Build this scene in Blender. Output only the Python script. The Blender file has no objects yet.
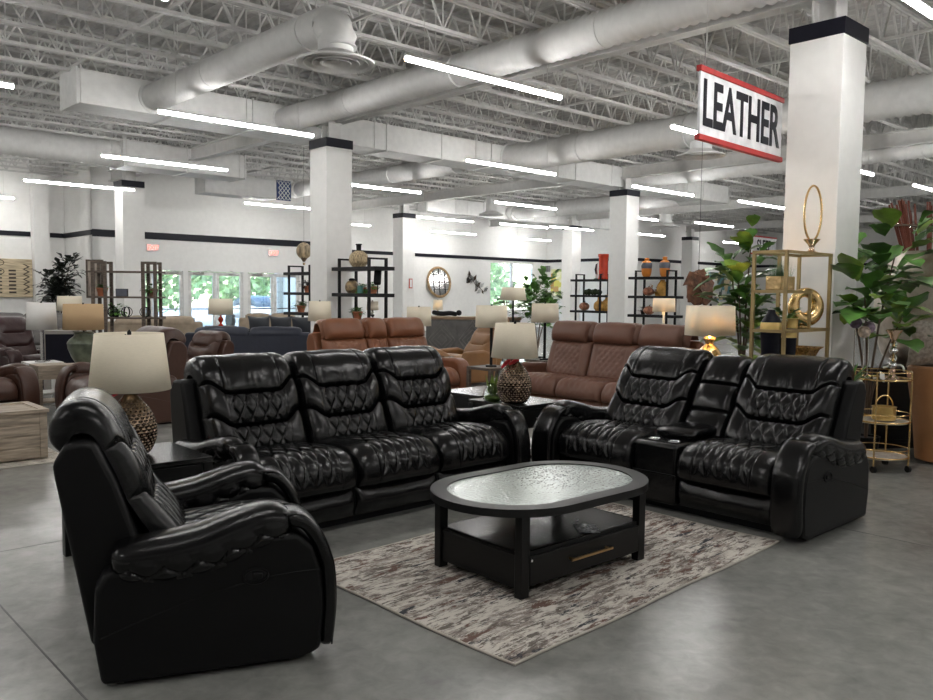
import bpy, math, random
import numpy as np
from mathutils import Matrix, Vector
PI = math.pi
COL = bpy.context.scene.collection
S45, C45 = math.sin(math.radians(47.25)), math.cos(math.radians(47.25))

def W(u, v):
    """store grid coordinates (u along the joists, v along the girders) to world x, y"""
    return (u*S45 - v*C45, u*C45 + v*S45)
RU = math.atan2(C45, S45)          # heading of the u axis
FRONT_NEG_V = math.radians(42.75)   # rotation for furniture whose front faces -v
FRONT_NEG_U = math.radians(-47.25)  # rotation for furniture whose front faces -u

# ------------------------------------------------------------------ materials
MATS = {}
def nodes_of(name):
    m = bpy.data.materials.new(name); m.use_nodes = True
    nt = m.node_tree
    return m, nt, nt.nodes['Principled BSDF']
def mat(name, col, rough=.5, metal=0., var=.12, scale=8., bump=0., bscale=60., spec=.5, coat=0., col2=None, stretch=None, bdist=.01):
    if name in MATS: return MATS[name]
    m, nt, b = nodes_of(name)
    L = nt.links
    tc = nt.nodes.new('ShaderNodeTexCoord')
    src = tc.outputs['Object']
    if stretch:
        mp = nt.nodes.new('ShaderNodeMapping'); mp.inputs['Scale'].default_value = stretch
        L.new(src, mp.inputs['Vector']); src = mp.outputs['Vector']
    n = nt.nodes.new('ShaderNodeTexNoise'); n.inputs['Scale'].default_value = scale; n.inputs['Detail'].default_value = 5
    L.new(src, n.inputs['Vector'])
    r = nt.nodes.new('ShaderNodeValToRGB')
    c2 = col2 if col2 else tuple(max(0, c*(1-var)) for c in col)
    c1 = col if col2 else tuple(min(1, c*(1+var)) for c in col)
    r.color_ramp.elements[0].color = (*c2, 1); r.color_ramp.elements[1].color = (*c1, 1)
    r.color_ramp.elements[0].position = .35; r.color_ramp.elements[1].position = .65
    L.new(n.outputs['Fac'], r.inputs['Fac']); L.new(r.outputs['Color'], b.inputs['Base Color'])
    b.inputs['Roughness'].default_value = rough; b.inputs['Metallic'].default_value = metal
    b.inputs['Specular IOR Level'].default_value = spec
    b.inputs['Coat Weight'].default_value = coat
    if bump:
        n2 = nt.nodes.new('ShaderNodeTexNoise'); n2.inputs['Scale'].default_value = bscale; n2.inputs['Detail'].default_value = 4
        L.new(src, n2.inputs['Vector'])
        bp = nt.nodes.new('ShaderNodeBump'); bp.inputs['Strength'].default_value = bump; bp.inputs['Distance'].default_value = bdist
        L.new(n2.outputs['Fac'], bp.inputs['Height']); L.new(bp.outputs['Normal'], b.inputs['Normal'])
    MATS[name] = m
    return m
def leather(name, col, rough=.34, wr=.35, var=.2, spec=.5):
    """leather with fine grain plus broad soft wrinkles"""
    m, nt, b = nodes_of(name); L = nt.links
    tc = nt.nodes.new('ShaderNodeTexCoord')
    n = nt.nodes.new('ShaderNodeTexNoise'); n.inputs['Scale'].default_value = 5; n.inputs['Detail'].default_value = 6
    L.new(tc.outputs['Object'], n.inputs['Vector'])
    r = nt.nodes.new('ShaderNodeValToRGB')
    r.color_ramp.elements[0].color = (*[c*(1-var) for c in col], 1); r.color_ramp.elements[1].color = (*[c*(1+var) for c in col], 1)
    L.new(n.outputs['Fac'], r.inputs['Fac']); L.new(r.outputs['Color'], b.inputs['Base Color'])
    b.inputs['Roughness'].default_value = rough; b.inputs['Specular IOR Level'].default_value = spec
    w = nt.nodes.new('ShaderNodeTexNoise'); w.inputs['Scale'].default_value = 9; w.inputs['Detail'].default_value = 2; w.inputs['Distortion'].default_value = .4
    L.new(tc.outputs['Object'], w.inputs['Vector'])
    g = nt.nodes.new('ShaderNodeTexVoronoi'); g.inputs['Scale'].default_value = 260
    L.new(tc.outputs['Object'], g.inputs['Vector'])
    b1 = nt.nodes.new('ShaderNodeBump'); b1.inputs['Strength'].default_value = wr; b1.inputs['Distance'].default_value = .03
    b2 = nt.nodes.new('ShaderNodeBump'); b2.inputs['Strength'].default_value = .12; b2.inputs['Distance'].default_value = .002
    L.new(w.outputs['Fac'], b1.inputs['Height']); L.new(g.outputs['Distance'], b2.inputs['Height'])
    L.new(b1.outputs['Normal'], b2.inputs['Normal']); L.new(b2.outputs['Normal'], b.inputs['Normal'])
    MATS[name] = m
    return m
def emis(name, col, strength):
    m, nt, b = nodes_of(name)
    b.inputs['Base Color'].default_value = (*col, 1)
    b.inputs['Emission Color'].default_value = (*col, 1); b.inputs['Emission Strength'].default_value = strength
    MATS[name] = m; return m
def glass(name, col=(1, 1, 1), rough=0., ior=1.45):
    m, nt, b = nodes_of(name)
    b.inputs['Base Color'].default_value = (*col, 1); b.inputs['Roughness'].default_value = rough
    b.inputs['Transmission Weight'].default_value = 1; b.inputs['IOR'].default_value = ior
    MATS[name] = m; return m
def pane_glass(name):
    """thin window pane: mostly clear with a faint reflection"""
    m, nt, b = nodes_of(name); L = nt.links
    tr = nt.nodes.new('ShaderNodeBsdfTransparent'); tr.inputs['Color'].default_value = (.93, .97, .95, 1)
    gl = nt.nodes.new('ShaderNodeBsdfGlossy'); gl.inputs['Roughness'].default_value = .02
    mx = nt.nodes.new('ShaderNodeMixShader'); mx.inputs['Fac'].default_value = .1
    L.new(tr.outputs[0], mx.inputs[1]); L.new(gl.outputs[0], mx.inputs[2])
    L.new(mx.outputs[0], nt.nodes['Material Output'].inputs['Surface'])
    MATS[name] = m; return m
def fabric_shade(name, col, glow=None):
    """lamp shade cloth: diffuse weave that lets some light through"""
    m, nt, b = nodes_of(name); L = nt.links
    tc = nt.nodes.new('ShaderNodeTexCoord')
    mp = nt.nodes.new('ShaderNodeMapping'); mp.inputs['Scale'].default_value = (1, 1, 6)
    L.new(tc.outputs['Object'], mp.inputs['Vector'])
    n = nt.nodes.new('ShaderNodeTexNoise'); n.inputs['Scale'].default_value = 40
    L.new(mp.outputs[0], n.inputs['Vector'])
    r = nt.nodes.new('ShaderNodeValToRGB')
    r.color_ramp.elements[0].color = (*[c*.88 for c in col], 1); r.color_ramp.elements[1].color = (*col, 1)
    L.new(n.outputs['Fac'], r.inputs['Fac'])
    d = nt.nodes.new('ShaderNodeBsdfDiffuse'); t = nt.nodes.new('ShaderNodeBsdfTranslucent')
    L.new(r.outputs['Color'], d.inputs['Color']); L.new(r.outputs['Color'], t.inputs['Color'])
    mx = nt.nodes.new('ShaderNodeMixShader'); mx.inputs['Fac'].default_value = .12
    L.new(d.outputs[0], mx.inputs[1]); L.new(t.outputs[0], mx.inputs[2])
    L.new(mx.outputs[0], nt.nodes['Material Output'].inputs['Surface'])
    MATS[name] = m; return m

BLK = leather('black_leather', (.003, .003, .0034), .23, .12, spec=.38)
BLKHARD = mat('black_vinyl', (.004, .004, .0043), .45, spec=.22, bump=.15, bscale=200, bdist=.002)
BRN = leather('cognac_leather', (.20, .075, .034), .42, .12)
BRN2 = leather('tan_brown_leather', (.145, .065, .042), .45, .12)
DKBRN = leather('dark_brown_leather', (.058, .025, .016), .4, .2)
OXB = leather('oxblood_leather', (.035, .014, .014), .33, .2)
CAMEL = leather('camel_leather', (.26, .125, .045), .5, .15)
TANCH = leather('tan_suede', (.36, .17, .07), .6, .2)
NAVY = leather('navy_leather', (.018, .022, .038), .5, .15)
CHARC = leather('charcoal_leather', (.05, .055, .065), .4, .25)
BEIGE = mat('beige_upholstery', (.36, .29, .215), .9, bump=.2, bscale=200)
GREYF = mat('grey_upholstery', (.16, .15, .145), .85, bump=.2, bscale=200)
LGREYF = mat('pale_grey_upholstery', (.42, .43, .44), .9, bump=.2, bscale=200)
BWOOD = mat('black_wood', (.006, .006, .006), .38, spec=.3, stretch=(1, 8, 8), bump=.12, bscale=30, bdist=.002)
BWOODTOP = mat('black_wood_top', (.010, .010, .010), .22, stretch=(1, 8, 8), bump=.05, bscale=30, bdist=.002)
GREYWOOD = mat('grey_oak', (.32, .26, .20), .6, var=.3, stretch=(1, 10, 10), scale=5)
SHELFWOOD = mat('dark_plank', (.10, .075, .058), .6, var=.35, stretch=(1, 10, 10), scale=5)
BMETAL = mat('black_metal', (.007, .007, .008), .5, spec=.25)
GOLD = mat('gold_metal', (.75, .52, .24), .25, 1., var=.05)
GOLDP = mat('brass_paint', (.42, .31, .15), .4, .7, var=.1)
BRONZE = mat('dark_bronze', (.17, .125, .09), .2, .95, var=.5, scale=20)
CHROME = mat('chrome', (.75, .75, .75), .12, 1., var=.02)
ROSE = mat('rose_gold', (.80, .58, .44), .18, 1., var=.05)
WHITEP = mat('white_paint', (.78, .78, .765), .6, var=.02)
COLP = mat('column_paint', (.80, .795, .775), .55, var=.02)
WALLP = mat('wall_paint', (.80, .795, .775), .7, var=.02)
BLACKP = mat('black_paint', (.006, .006, .012), .4, spec=.2)
STEELW = mat('white_steel', (.60, .595, .58), .5, var=.05)
DECKM = mat('deck_paint', (.50, .495, .485), .6, var=.1)
DUCTM = mat('duct_paint', (.64, .64, .63), .55, var=.05)
REDCER = mat('red_glaze', (.55, .05, .02), .2)
REDFAB = mat('red_ribbon', (.55, .01, .02), .5)
TERRA = mat('terracotta', (.45, .16, .08), .7)
ORG = mat('orange_glaze', (.65, .22, .03), .35)
SLATE = mat('slate_glaze', (.09, .10, .13), .5)
AMBER = mat('amber_glass', (.55, .30, .08), .15, var=.3)
LEAFG = mat('leaf_green', (.085, .20, .04), .38, var=.5, scale=6)
LEAFY = mat('leaf_yellow_green', (.20, .30, .05), .42, var=.4, scale=6)
LEAFD = mat('leaf_dark', (.012, .016, .010), .5, var=.3)
LEAFO = mat('leaf_outdoor', (.38, .50, .24), .7, var=.5, scale=2)
BARK = mat('bark', (.12, .085, .06), .8)
STICK = mat('red_brown_sticks', (.17, .045, .025), .5)
SHADEC = fabric_shade('cream_linen_shade', (.92, .84, .68))
SHADEW = fabric_shade('white_linen_shade', (.80, .79, .76))
SHADET = fabric_shade('tan_linen_shade', (.62, .44, .26))
GLASS = glass('clear_glass', (.95, 1, .98))
PANE = pane_glass('window_pane')
BULB = emis('warm_bulb', (1, .60, .26), 170)
TUBE = emis('led_diffuser', (1, .985, .96), 21)
EXITR = emis('exit_red', (1, .10, .08), 1.6)

# ------------------------------------------------------------------ mesh helpers
class MB:
    def __init__(s): s.v = []; s.f = []; s.n = 0; s.parts = []
    def add(s, verts, faces):
        b = s.n; s.parts.append((s.n, s.n+len(verts), len(s.f), len(s.f)+len(faces)))
        s.v.extend([tuple(map(float, p)) for p in verts]); s.n += len(verts)
        s.f.extend([tuple(b+i for i in f) for f in faces]); return s
    def box(s, x0, x1, y0, y1, z0, z1, M=None):
        P = [(x0, y0, z0), (x1, y0, z0), (x1, y1, z0), (x0, y1, z0), (x0, y0, z1), (x1, y0, z1), (x1, y1, z1), (x0, y1, z1)]
        if M is not None: P = [tuple(M @ Vector(p)) for p in P]
        return s.add(P, [(0, 3, 2, 1), (4, 5, 6, 7), (0, 1, 5, 4), (1, 2, 6, 5), (2, 3, 7, 6), (3, 0, 4, 7)])
    def bar(s, p, q, w, h=None, n=4):
        """straight bar of square (n=4) or round section from p to q"""
        p = Vector(p); q = Vector(q); d = (q-p)
        if d.length < 1e-6: return s
        d.normalize()
        a = Vector((0, 0, 1)) if abs(d.z) < .9 else Vector((1, 0, 0))
        x = d.cross(a).normalized(); y = x.cross(d)
        h = h or w
        P = []
        for e in (p, q):
            for k in range(n):
                t = 2*PI*(k+.5)/n; c = 1/math.cos(PI/n) if n == 4 else 1
                P.append(e + x*(math.cos(t)*w/2*c) + y*(math.sin(t)*h/2*c))
        F = [(k, (k+1) % n, n+(k+1) % n, n+k) for k in range(n)] + [tuple(range(n))[::-1], tuple(range(n, 2*n))]
        return s.add(P, F)
    def tube(s, pts, r, n=8, closed=False):
        pts = [Vector(p) for p in pts]; N = len(pts)
        rs = r if hasattr(r, '__len__') else [r]*N
        P = []; prev = None
        for i, p in enumerate(pts):
            if closed: d = pts[(i+1) % N]-pts[i-1]
            else: d = pts[min(i+1, N-1)]-pts[max(i-1, 0)]
            d.normalize()
            if prev is None:
                a = Vector((0, 0, 1)) if abs(d.z) < .9 else Vector((1, 0, 0)); x = d.cross(a).normalized()
            else:
                x = (prev - d*prev.dot(d)).normalized()
            prev = x; y = d.cross(x)
            for k in range(n):
                t = 2*PI*k/n; P.append(p + x*(math.cos(t)*rs[i]) + y*(math.sin(t)*rs[i]))
        F = []
        for i in range(N if closed else N-1):
            j = (i+1) % N
            for k in range(n): F.append((i*n+k, i*n+(k+1) % n, j*n+(k+1) % n, j*n+k))
        if not closed: F += [tuple(range(n))[::-1], tuple(range((N-1)*n, N*n))]
        return s.add(P, F)
    def lathe(s, prof, n=24, c=(0, 0, 0), fn=None, cap=True):
        P = []; m = len(prof)
        for i, (r, z) in enumerate(prof):
            for k in range(n):
                t = 2*PI*k/n; rr = r*(fn(t, z, i) if fn else 1)
                P.append((c[0]+rr*math.cos(t), c[1]+rr*math.sin(t), c[2]+z))
        F = [(i*n+k, i*n+(k+1) % n, (i+1)*n+(k+1) % n, (i+1)*n+k) for i in range(m-1) for k in range(n)]
        if cap: F += [tuple(range(n))[::-1], tuple(range((m-1)*n, m*n))]
        return s.add(P, F)
    def prism(s, poly, h0, h1, axis='z'):
        """extrude a polygon; axis z: poly=(x,y); axis x: poly=(y,z)"""
        n = len(poly)
        if axis == 'z': P = [(a, b, h0) for a, b in poly] + [(a, b, h1) for a, b in poly]
        elif axis == 'x': P = [(h0, a, b) for a, b in poly] + [(h1, a, b) for a, b in poly]
        else: P = [(a, h0, b) for a, b in poly] + [(a, h1, b) for a, b in poly]
        F = [tuple(range(n))[::-1], tuple(range(n, 2*n))] + [(k, (k+1) % n, n+(k+1) % n, n+k) for k in range(n)]
        return s.add(P, F)
    def ell(s, c, r, nu=16, nv=10, fn=None):
        prof = [(math.sin(PI*i/nv), -math.cos(PI*i/nv)) for i in range(nv+1)]
        P = []; F = []
        for i, (a, b) in enumerate(prof):
            for k in range(nu):
                t = 2*PI*k/nu; q = fn(t, b) if fn else 1
                P.append((c[0]+r[0]*a*q*math.cos(t), c[1]+r[1]*a*q*math.sin(t), c[2]+r[2]*b*q))
        F = [(i*nu+k, i*nu+(k+1) % nu, (i+1)*nu+(k+1) % nu, (i+1)*nu+k) for i in range(nv) for k in range(nu)]
        return s.add(P, F)
    def build(s, name, m, parent=None, smooth=False, bev=0, seg=2, sub=0):
        me = bpy.data.meshes.new(name)
        me.from_pydata(s.v, [], s.f); me.update()
        if not smooth or bev:
            pass
        o = bpy.data.objects.new(name, me); COL.objects.link(o)
        if m is not None: me.materials.append(m)
        if parent is not None: o.parent = parent
        import bmesh
        bm = bmesh.new(); bm.from_mesh(me); bmesh.ops.remove_doubles(bm, verts=bm.verts, dist=1e-6); bmesh.ops.recalc_face_normals(bm, faces=bm.faces); bm.to_mesh(me); bm.free()
        if smooth or bev:
            me.polygons.foreach_set('use_smooth', [True]*len(me.polygons))
            try: me.set_sharp_from_angle(angle=math.radians(smooth if smooth not in (True, False) else 40))
            except Exception: pass
        if bev:
            b = o.modifiers.new('bevel', 'BEVEL'); b.width = bev; b.segments = seg; b.limit_method = 'ANGLE'
        if sub:
            b = o.modifiers.new('sub', 'SUBSURF'); b.levels = sub; b.render_levels = sub
        return o
def _each(s, name, m, parent=None, sm_=False, **k):
    out = []
    for (a, b, c, d) in s.parts:
        q = MB(); q.add(s.v[a:b], [tuple(i-a for i in f) for f in s.f[c:d]]); out.append(q.build(name, m, parent, sm_, **k))
    return out
MB.each = _each
def tag(o, label=None, cat=None, group=None, kind=None):
    if label: o['label'] = label
    if cat: o['category'] = cat
    if group: o['group'] = group
    if kind: o['kind'] = kind
    return o
def root(name, label, cat, x, y, z=0, rot=0, group=None):
    o = bpy.data.objects.new(name, None); COL.objects.link(o)
    o.empty_display_size = .1; o.location = (x, y, z); o.rotation_euler = (0, 0, rot)
    return tag(o, label, cat, group)
def kids(o): return [c for c in bpy.data.objects if c.parent == o]
def copy_tree(o, parent=None):
    c = o.copy(); COL.objects.link(c)
    if parent is not None: c.parent = parent
    for ch in kids(o): copy_tree(ch, c)
    return c
def place(o, x, y, z=0, rot=0, label=None, group=None):
    o.location = (x, y, z); o.rotation_euler = (0, 0, rot)
    if label: o['label'] = label
    if group: o['group'] = group
    return o
def struct(mb, name, m, parent=None, **k):
    o = mb.build(name, m, parent, **k)
    if parent is None: o['kind'] = 'structure'
    return o
def sm(a, b, x):
    t = np.clip((x-a)/(b-a), 0, 1); return t*t*(3-2*t)
def catmull(pts, n, cosine=False):
    P = np.array(pts, float); Q = np.vstack([2*P[0]-P[1], P, 2*P[-1]-P[-2]])
    dense = []
    for i in range(len(P)-1):
        p0, p1, p2, p3 = Q[i:i+4]
        for t in np.linspace(0, 1, 24, endpoint=False):
            dense.append(.5*((2*p1)+(-p0+p2)*t+(2*p0-5*p1+4*p2-p3)*t*t+(-p0+3*p1-3*p2+p3)*t**3))
    dense.append(P[-1]); D = np.array(dense)
    s = np.r_[0, np.cumsum(np.linalg.norm(np.diff(D, axis=0), axis=1))]
    t = np.linspace(0, 1, n)
    if cosine: t = edge_t(n)
    q = t*s[-1]
    return np.stack([np.interp(q, s, D[:, k]) for k in range(D.shape[1])], 1), t, s[-1]
def edge_t(n):
    """samples in 0..1, denser at both ends so that rounded borders stay smooth"""
    m = np.linspace(-1, 1, n); a = np.sign(m)*(1-(1-np.abs(m))**1.7)
    return (a*.5+m*.5+1)/2 if n > 12 else (a+1)/2
def pad(mb, path, x0, x1, thick, feat=None, nu=48, nv=48, flip=1, wfun=None, pw=5, pe=None):
    """upholstered pad: a cushion surface over a (y,z) path, x0..x1 wide, swelling along the path normal"""
    P, t, Ls = catmull(path, nv, True)
    d = np.gradient(P, axis=0); d /= np.linalg.norm(d, axis=1)[:, None]
    N = np.stack([-d[:, 1], d[:, 0]], 1)*flip
    u = edge_t(nu); w = x1-x0
    U, T = np.meshgrid(u, t)                      # rows follow the path
    pe = pe or pw
    E = np.sqrt(np.clip(1-np.abs(2*U-1)**(pw*w/.5), 0, 1))*np.sqrt(np.clip(1-np.abs(2*T-1)**(pe*Ls/.5), 0, 1))
    H = thick*E
    if feat is not None: H = H + feat(U, T, (U-.5)*w, T*Ls)*np.sqrt(E)
    wf = wfun(T) if wfun is not None else 1
    X = (x0+x1)/2 + (U-.5)*w*wf
    Y = P[:, 0][:, None]+N[:, 0][:, None]*H; Z = P[:, 1][:, None]+N[:, 1][:, None]*H
    V = np.stack([X, Y, Z], -1).reshape(-1, 3)
    F = [(j*nu+i, j*nu+i+1, (j+1)*nu+i+1, (j+1)*nu+i) for j in range(nv-1) for i in range(nu-1)]
    F += [(j*nu, (j+1)*nu, (j+1)*nu+nu-1, j*nu+nu-1) for j in range(nv-1)]     # flat back
    mb.add(V, F); return mb
def diamonds(x, y, dx, dy, depth, sharp=.17):
    a = np.abs(((x/dx+y/dy) % 1)-.5)*2; b = np.abs(((x/dx-y/dy) % 1)-.5)*2   # 1 at the seam
    pa = 1-np.exp(-((1-a)/sharp)**1.2); pb = 1-np.exp(-((1-b)/sharp)**1.2)
    puff = np.sqrt(np.clip(1-a, 0, 1)*np.clip(1-b, 0, 1))
    return depth*(.88*pa*pb+.25*puff-1)
def sweep(mb, path3, w, h, n=24, power=3., feat=None, xoff=None, caps=True, m=None):
    """sweep a rounded section (width in x, height along the path normal) over a (y,z) path"""
    P, t, Ls = catmull(path3, m or 40)
    d = np.gradient(P, axis=0); d /= np.linalg.norm(d, axis=1)[:, None]
    N = np.stack([-d[:, 1], d[:, 0]], 1)
    V = []
    M_ = len(P)
    for i in range(M_):
        ww = w(t[i]) if callable(w) else w; hh = h(t[i]) if callable(h) else h
        ec = 1.
        if caps: ec = math.sqrt(max(0., 1-abs(2*t[i]-1)**14))*.92+.08
        xo = xoff(t[i]) if callable(xoff) else (xoff or 0)
        for k in range(n):
            a = 2*PI*k/n; ca, sa = math.cos(a), math.sin(a)
            cx = math.copysign(abs(ca)**(2/power), ca)*ww/2*ec; cy = math.copysign(abs(sa)**(2/power), sa)*hh/2*ec
            if feat: 
                f = feat(t[i], a, t[i]*Ls, cx, cy); cx *= f; cy *= f
            V.append((xo+cx, P[i, 0]+N[i, 0]*cy, P[i, 1]+N[i, 1]*cy))
    F = [(i*n+k, i*n+(k+1) % n, (i+1)*n+(k+1) % n, (i+1)*n+k) for i in range(M_-1) for k in range(n)]
    F += [tuple(range(n))[::-1], tuple(range((M_-1)*n, M_*n))]
    mb.add(V, F); return mb
def lettering(name, body, size, m, parent, x, z, y, sx=1., bold=0., dep=.004):
    """raised letters standing in the local xz plane, centred at x, z"""
    cu = bpy.data.curves.new(name, 'FONT'); cu.body = body; cu.size = size; cu.align_x = 'CENTER'; cu.align_y = 'CENTER'
    cu.extrude = dep; cu.offset = bold
    o = bpy.data.objects.new(name, cu); COL.objects.link(o)
    dg = bpy.context.evaluated_depsgraph_get(); dg.update()
    me = bpy.data.meshes.new_from_object(o.evaluated_get(dg))
    bpy.data.objects.remove(o)
    me.materials.clear(); me.materials.append(m)
    for v in me.vertices:
        a, b, c = v.co; v.co = (a*sx+x, y-c, b+z)
    q = bpy.data.objects.new(name, me); COL.objects.link(q); q.parent = parent
    return q
#PART2
# ------------------------------------------------------------------ camera
def make_camera():
    p, r = math.radians(3.99), math.radians(.577)
    c, s = math.cos(p), math.sin(p); cr, sr = math.cos(r), math.sin(r)
    A = np.array([[1, 0, 0], [0, -s, -c], [0, c, -s]])           # world -> image right, down, forward
    R = np.array([[cr, -sr, 0], [sr, cr, 0], [0, 0, 1]])
    M = R @ A
    cam = bpy.data.cameras.new('camera'); o = bpy.data.objects.new('camera', cam); COL.objects.link(o)
    cam.sensor_width = 36; cam.lens = 820/933*36; cam.clip_end = 300
    right, up, back = M[0], -M[1], -M[2]
    o.matrix_world = Matrix(((right[0], up[0], back[0], 0), (right[1], up[1], back[1], 0), (right[2], up[2], back[2], 1.57), (0, 0, 0, 1)))
    bpy.context.scene.camera = o
make_camera()

# ------------------------------------------------------------------ floor
def floor_material():
    m, nt, b = nodes_of('polished_concrete'); L = nt.links
    tc = nt.nodes.new('ShaderNodeTexCoord')
    def noise(sc, det, dist=0):
        n = nt.nodes.new('ShaderNodeTexNoise'); n.inputs['Scale'].default_value = sc; n.inputs['Detail'].default_value = det
        n.inputs['Distortion'].default_value = dist; n.inputs['Roughness'].default_value = .62
        L.new(tc.outputs['Object'], n.inputs['Vector']); return n
    a = noise(.7, 10, .2); c = noise(2.6, 12, .3); k1 = noise(.55, 3, .9); k2 = noise(1.3, 4, .6)
    def M(op, x, y=None):
        n = nt.nodes.new('ShaderNodeMath'); n.operation = op
        for i, q in enumerate((x, y)):
            if q is None: continue
            if isinstance(q, (int, float)): n.inputs[i].default_value = q
            else: L.new(q, n.inputs[i])
        return n.outputs[0]
    def ridge(n, w): return M('MAXIMUM', M('SUBTRACT', 1., M('DIVIDE', M('ABSOLUTE', M('SUBTRACT', n.outputs['Fac'], .5)), w)), 0.)
    r = nt.nodes.new('ShaderNodeValToRGB'); e = r.color_ramp.elements
    e[0].position = .30; e[0].color = (.105, .106, .100, 1); e[1].position = .74; e[1].color = (.40, .40, .372, 1)
    k3 = noise(11, 12, .5); L.new(M('ADD', M('ADD', M('MULTIPLY', a.outputs['Fac'], .40), M('MULTIPLY', c.outputs['Fac'], .32)), M('MULTIPLY', k3.outputs['Fac'], .28)), r.inputs['Fac'])
    sc = M('MULTIPLY', c.outputs['Fac'], .04)
    col = nt.nodes.new('ShaderNodeMix'); col.data_type = 'RGBA'; col.inputs[7].default_value = (.36, .355, .33, 1)
    L.new(sc, col.inputs['Factor']); L.new(r.outputs['Color'], col.inputs[6]); L.new(col.outputs[2], b.inputs['Base Color'])
    b.inputs['Roughness'].default_value = .24
    b.inputs['Specular IOR Level'].default_value = .5
    return m
def slab(mb, pts, z0, z1): return mb.prism([W(*p) for p in pts], z0, z1)
struct(slab(MB(), [(-8, -8), (40, -8), (40, 26.2), (-8, 26.2)], -.2, 0), 'floor', floor_material())
JOINT = mat('joint_filler', (.07, .07, .068), .7)
j = MB()
for u in (1.0, 5.6, 10.2, 14.8, 19.4, 24, 28.6): slab(j, [(u, -8), (u+.008, -8), (u+.008, 26), (u, 26)], -.01, .0008)
for v in (-3.4, 1.0, 5.4, 9.8, 14.2, 18.6): slab(j, [(-8, v), (40, v), (40, v+.008), (-8, v+.008)], -.01, .0008)
struct(j, 'trim_floor_joints', JOINT)

# ------------------------------------------------------------------ walls
HC = 5.42
def wall(name, u0, v0, u1, v1, th=.2, side=1, z0=0, z1=HC, m=None):
    a = Vector(W(u0, v0)); b = Vector(W(u1, v1)); d = (b-a).normalized(); n = Vector((-d.y, d.x))*side*th
    return struct(MB().prism([tuple(a), tuple(b), tuple(b+n), tuple(a+n)], z0, z1), name, m or WALLP)
def wallpiece(mb, u0, u1, v, z0, z1, th=.2): slab(mb, [(u0, v), (u1, v), (u1, v+th), (u0, v+th)], z0, z1)
wall('wall_left', -8, 25.3, 7.6, 25.3)
wall('wall_left_return', 7.6, 25.3, 7.6, 23, side=1)
# door wall (v = 23) with three pairs of glazed doors
DOORS = [(8.35, 10.1), (10.25, 11.98), (12.14, 13.93)]
mb = MB(); wallpiece(mb, 7.6, 8.35, 23, 0, HC); wallpiece(mb, 13.93, 15.0, 23, 0, HC)
wallpiece(mb, 10.1, 10.25, 23, 0, 2.12); wallpiece(mb, 11.98, 12.14, 23, 0, 2.12); wallpiece(mb, 8.35, 13.93, 23, 2.12, HC)
struct(mb, 'wall_entrance', WALLP)
wall('wall_entrance_return', 15.0, 23.0, 15.0, 25.9, side=-1)
mb = MB(); wallpiece(mb, 14.8, 25.3, 25.9, 0, HC); wallpiece(mb, 28.1, 29.2, 25.9, 0, HC)
wallpiece(mb, 25.3, 28.1, 25.9, 0, .75); wallpiece(mb, 25.3, 28.1, 25.9, 2.96, HC)
struct(mb, 'wall_back', WALLP)
wall('wall_back_return', 29, 25.9, 29, 21.2, side=1)
wall('wall_far', 29, 21.2, 40, 21.2)
wall('wall_end', 40, 21.4, 40, -8, side=1)
wall('wall_right', -8, -8, 40, -8, side=-1)
wall('wall_behind', -8, -8, -8, 26, side=1)
wall('wall_chase', 6.72, 25.28, 7.12, 25.28, th=.3, side=-1)
# black band around the walls
def band(name, u0, v0, u1, v1, side, z=3.02, h=.13):
    a = Vector(W(u0, v0)); b = Vector(W(u1, v1)); d = (b-a).normalized(); n = Vector((-d.y, d.x))*side*.04
    struct(MB().prism([tuple(a), tuple(b), tuple(b+n), tuple(a+n)], z, z+h), name, BLACKP)
band('trim_left', -8, 25.3, 6.7, 25.3, -1); band('trim_left_corner', 7.12, 25.3, 7.6, 25.3, -1)
band('trim_left_return', 7.6, 25.3, 7.6, 22.96, -1)
band('trim_entrance', 7.6, 23, 15.04, 23, -1, 2.98, .19)
band('trim_back', 15.0, 25.9, 29, 25.9, -1); band('trim_back_return', 29, 25.9, 29, 21.2, -1)
band('trim_far', 29, 21.2, 40, 21.2, -1); band('trim_end', 40, 21.2, 40, -8, -1)
FRAME = mat('door_frame_paint', (.72, .71, .68), .45)
n = 0
for (a, b) in DOORS:
    for k in range(2):
        n += 1
        u0 = a+(b-a)/2*k+.01; u1 = a+(b-a)/2*(k+1)-.01
        d = root('door_%d' % n, None, None, 0, 0); d['kind'] = 'structure'
        f = MB()
        for (p, q, z0, z1) in ((u0, u0+.09, 0, 2.1), (u1-.09, u1, 0, 2.1), (u0, u1, 2.0, 2.1), (u0, u1, 0, .2)):
            slab(f, [(p, 23.02), (q, 23.02), (q, 23.07), (p, 23.07)], z0, z1)
        f.build('door_frame', FRAME, d)
        slab(MB(), [(u0+.09, 23.04), (u1-.09, 23.04), (u1-.09, 23.05), (u0+.09, 23.05)], .2, 2.0).build('door_pane', PANE, d)
        slab(MB(), [(u0+.09, 22.99), (u1-.09, 22.99), (u1-.09, 23.015), (u0+.09, 23.015)], 1.0, 1.035).build('push_bar', CHROME, d)
        c = MB(); c0 = u0+.12 if k == 0 else u1-.47
        slab(c, [(c0, 22.93), (c0+.32, 22.93), (c0+.32, 22.99), (c0, 22.99)], 2.03, 2.10)
        c.bar((*W(c0+.16, 22.92), 2.1), (*W(c0+.5-(.5 if k else 0), 22.9), 2.15), .02); c.build('door_closer', CHROME, d)
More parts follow.
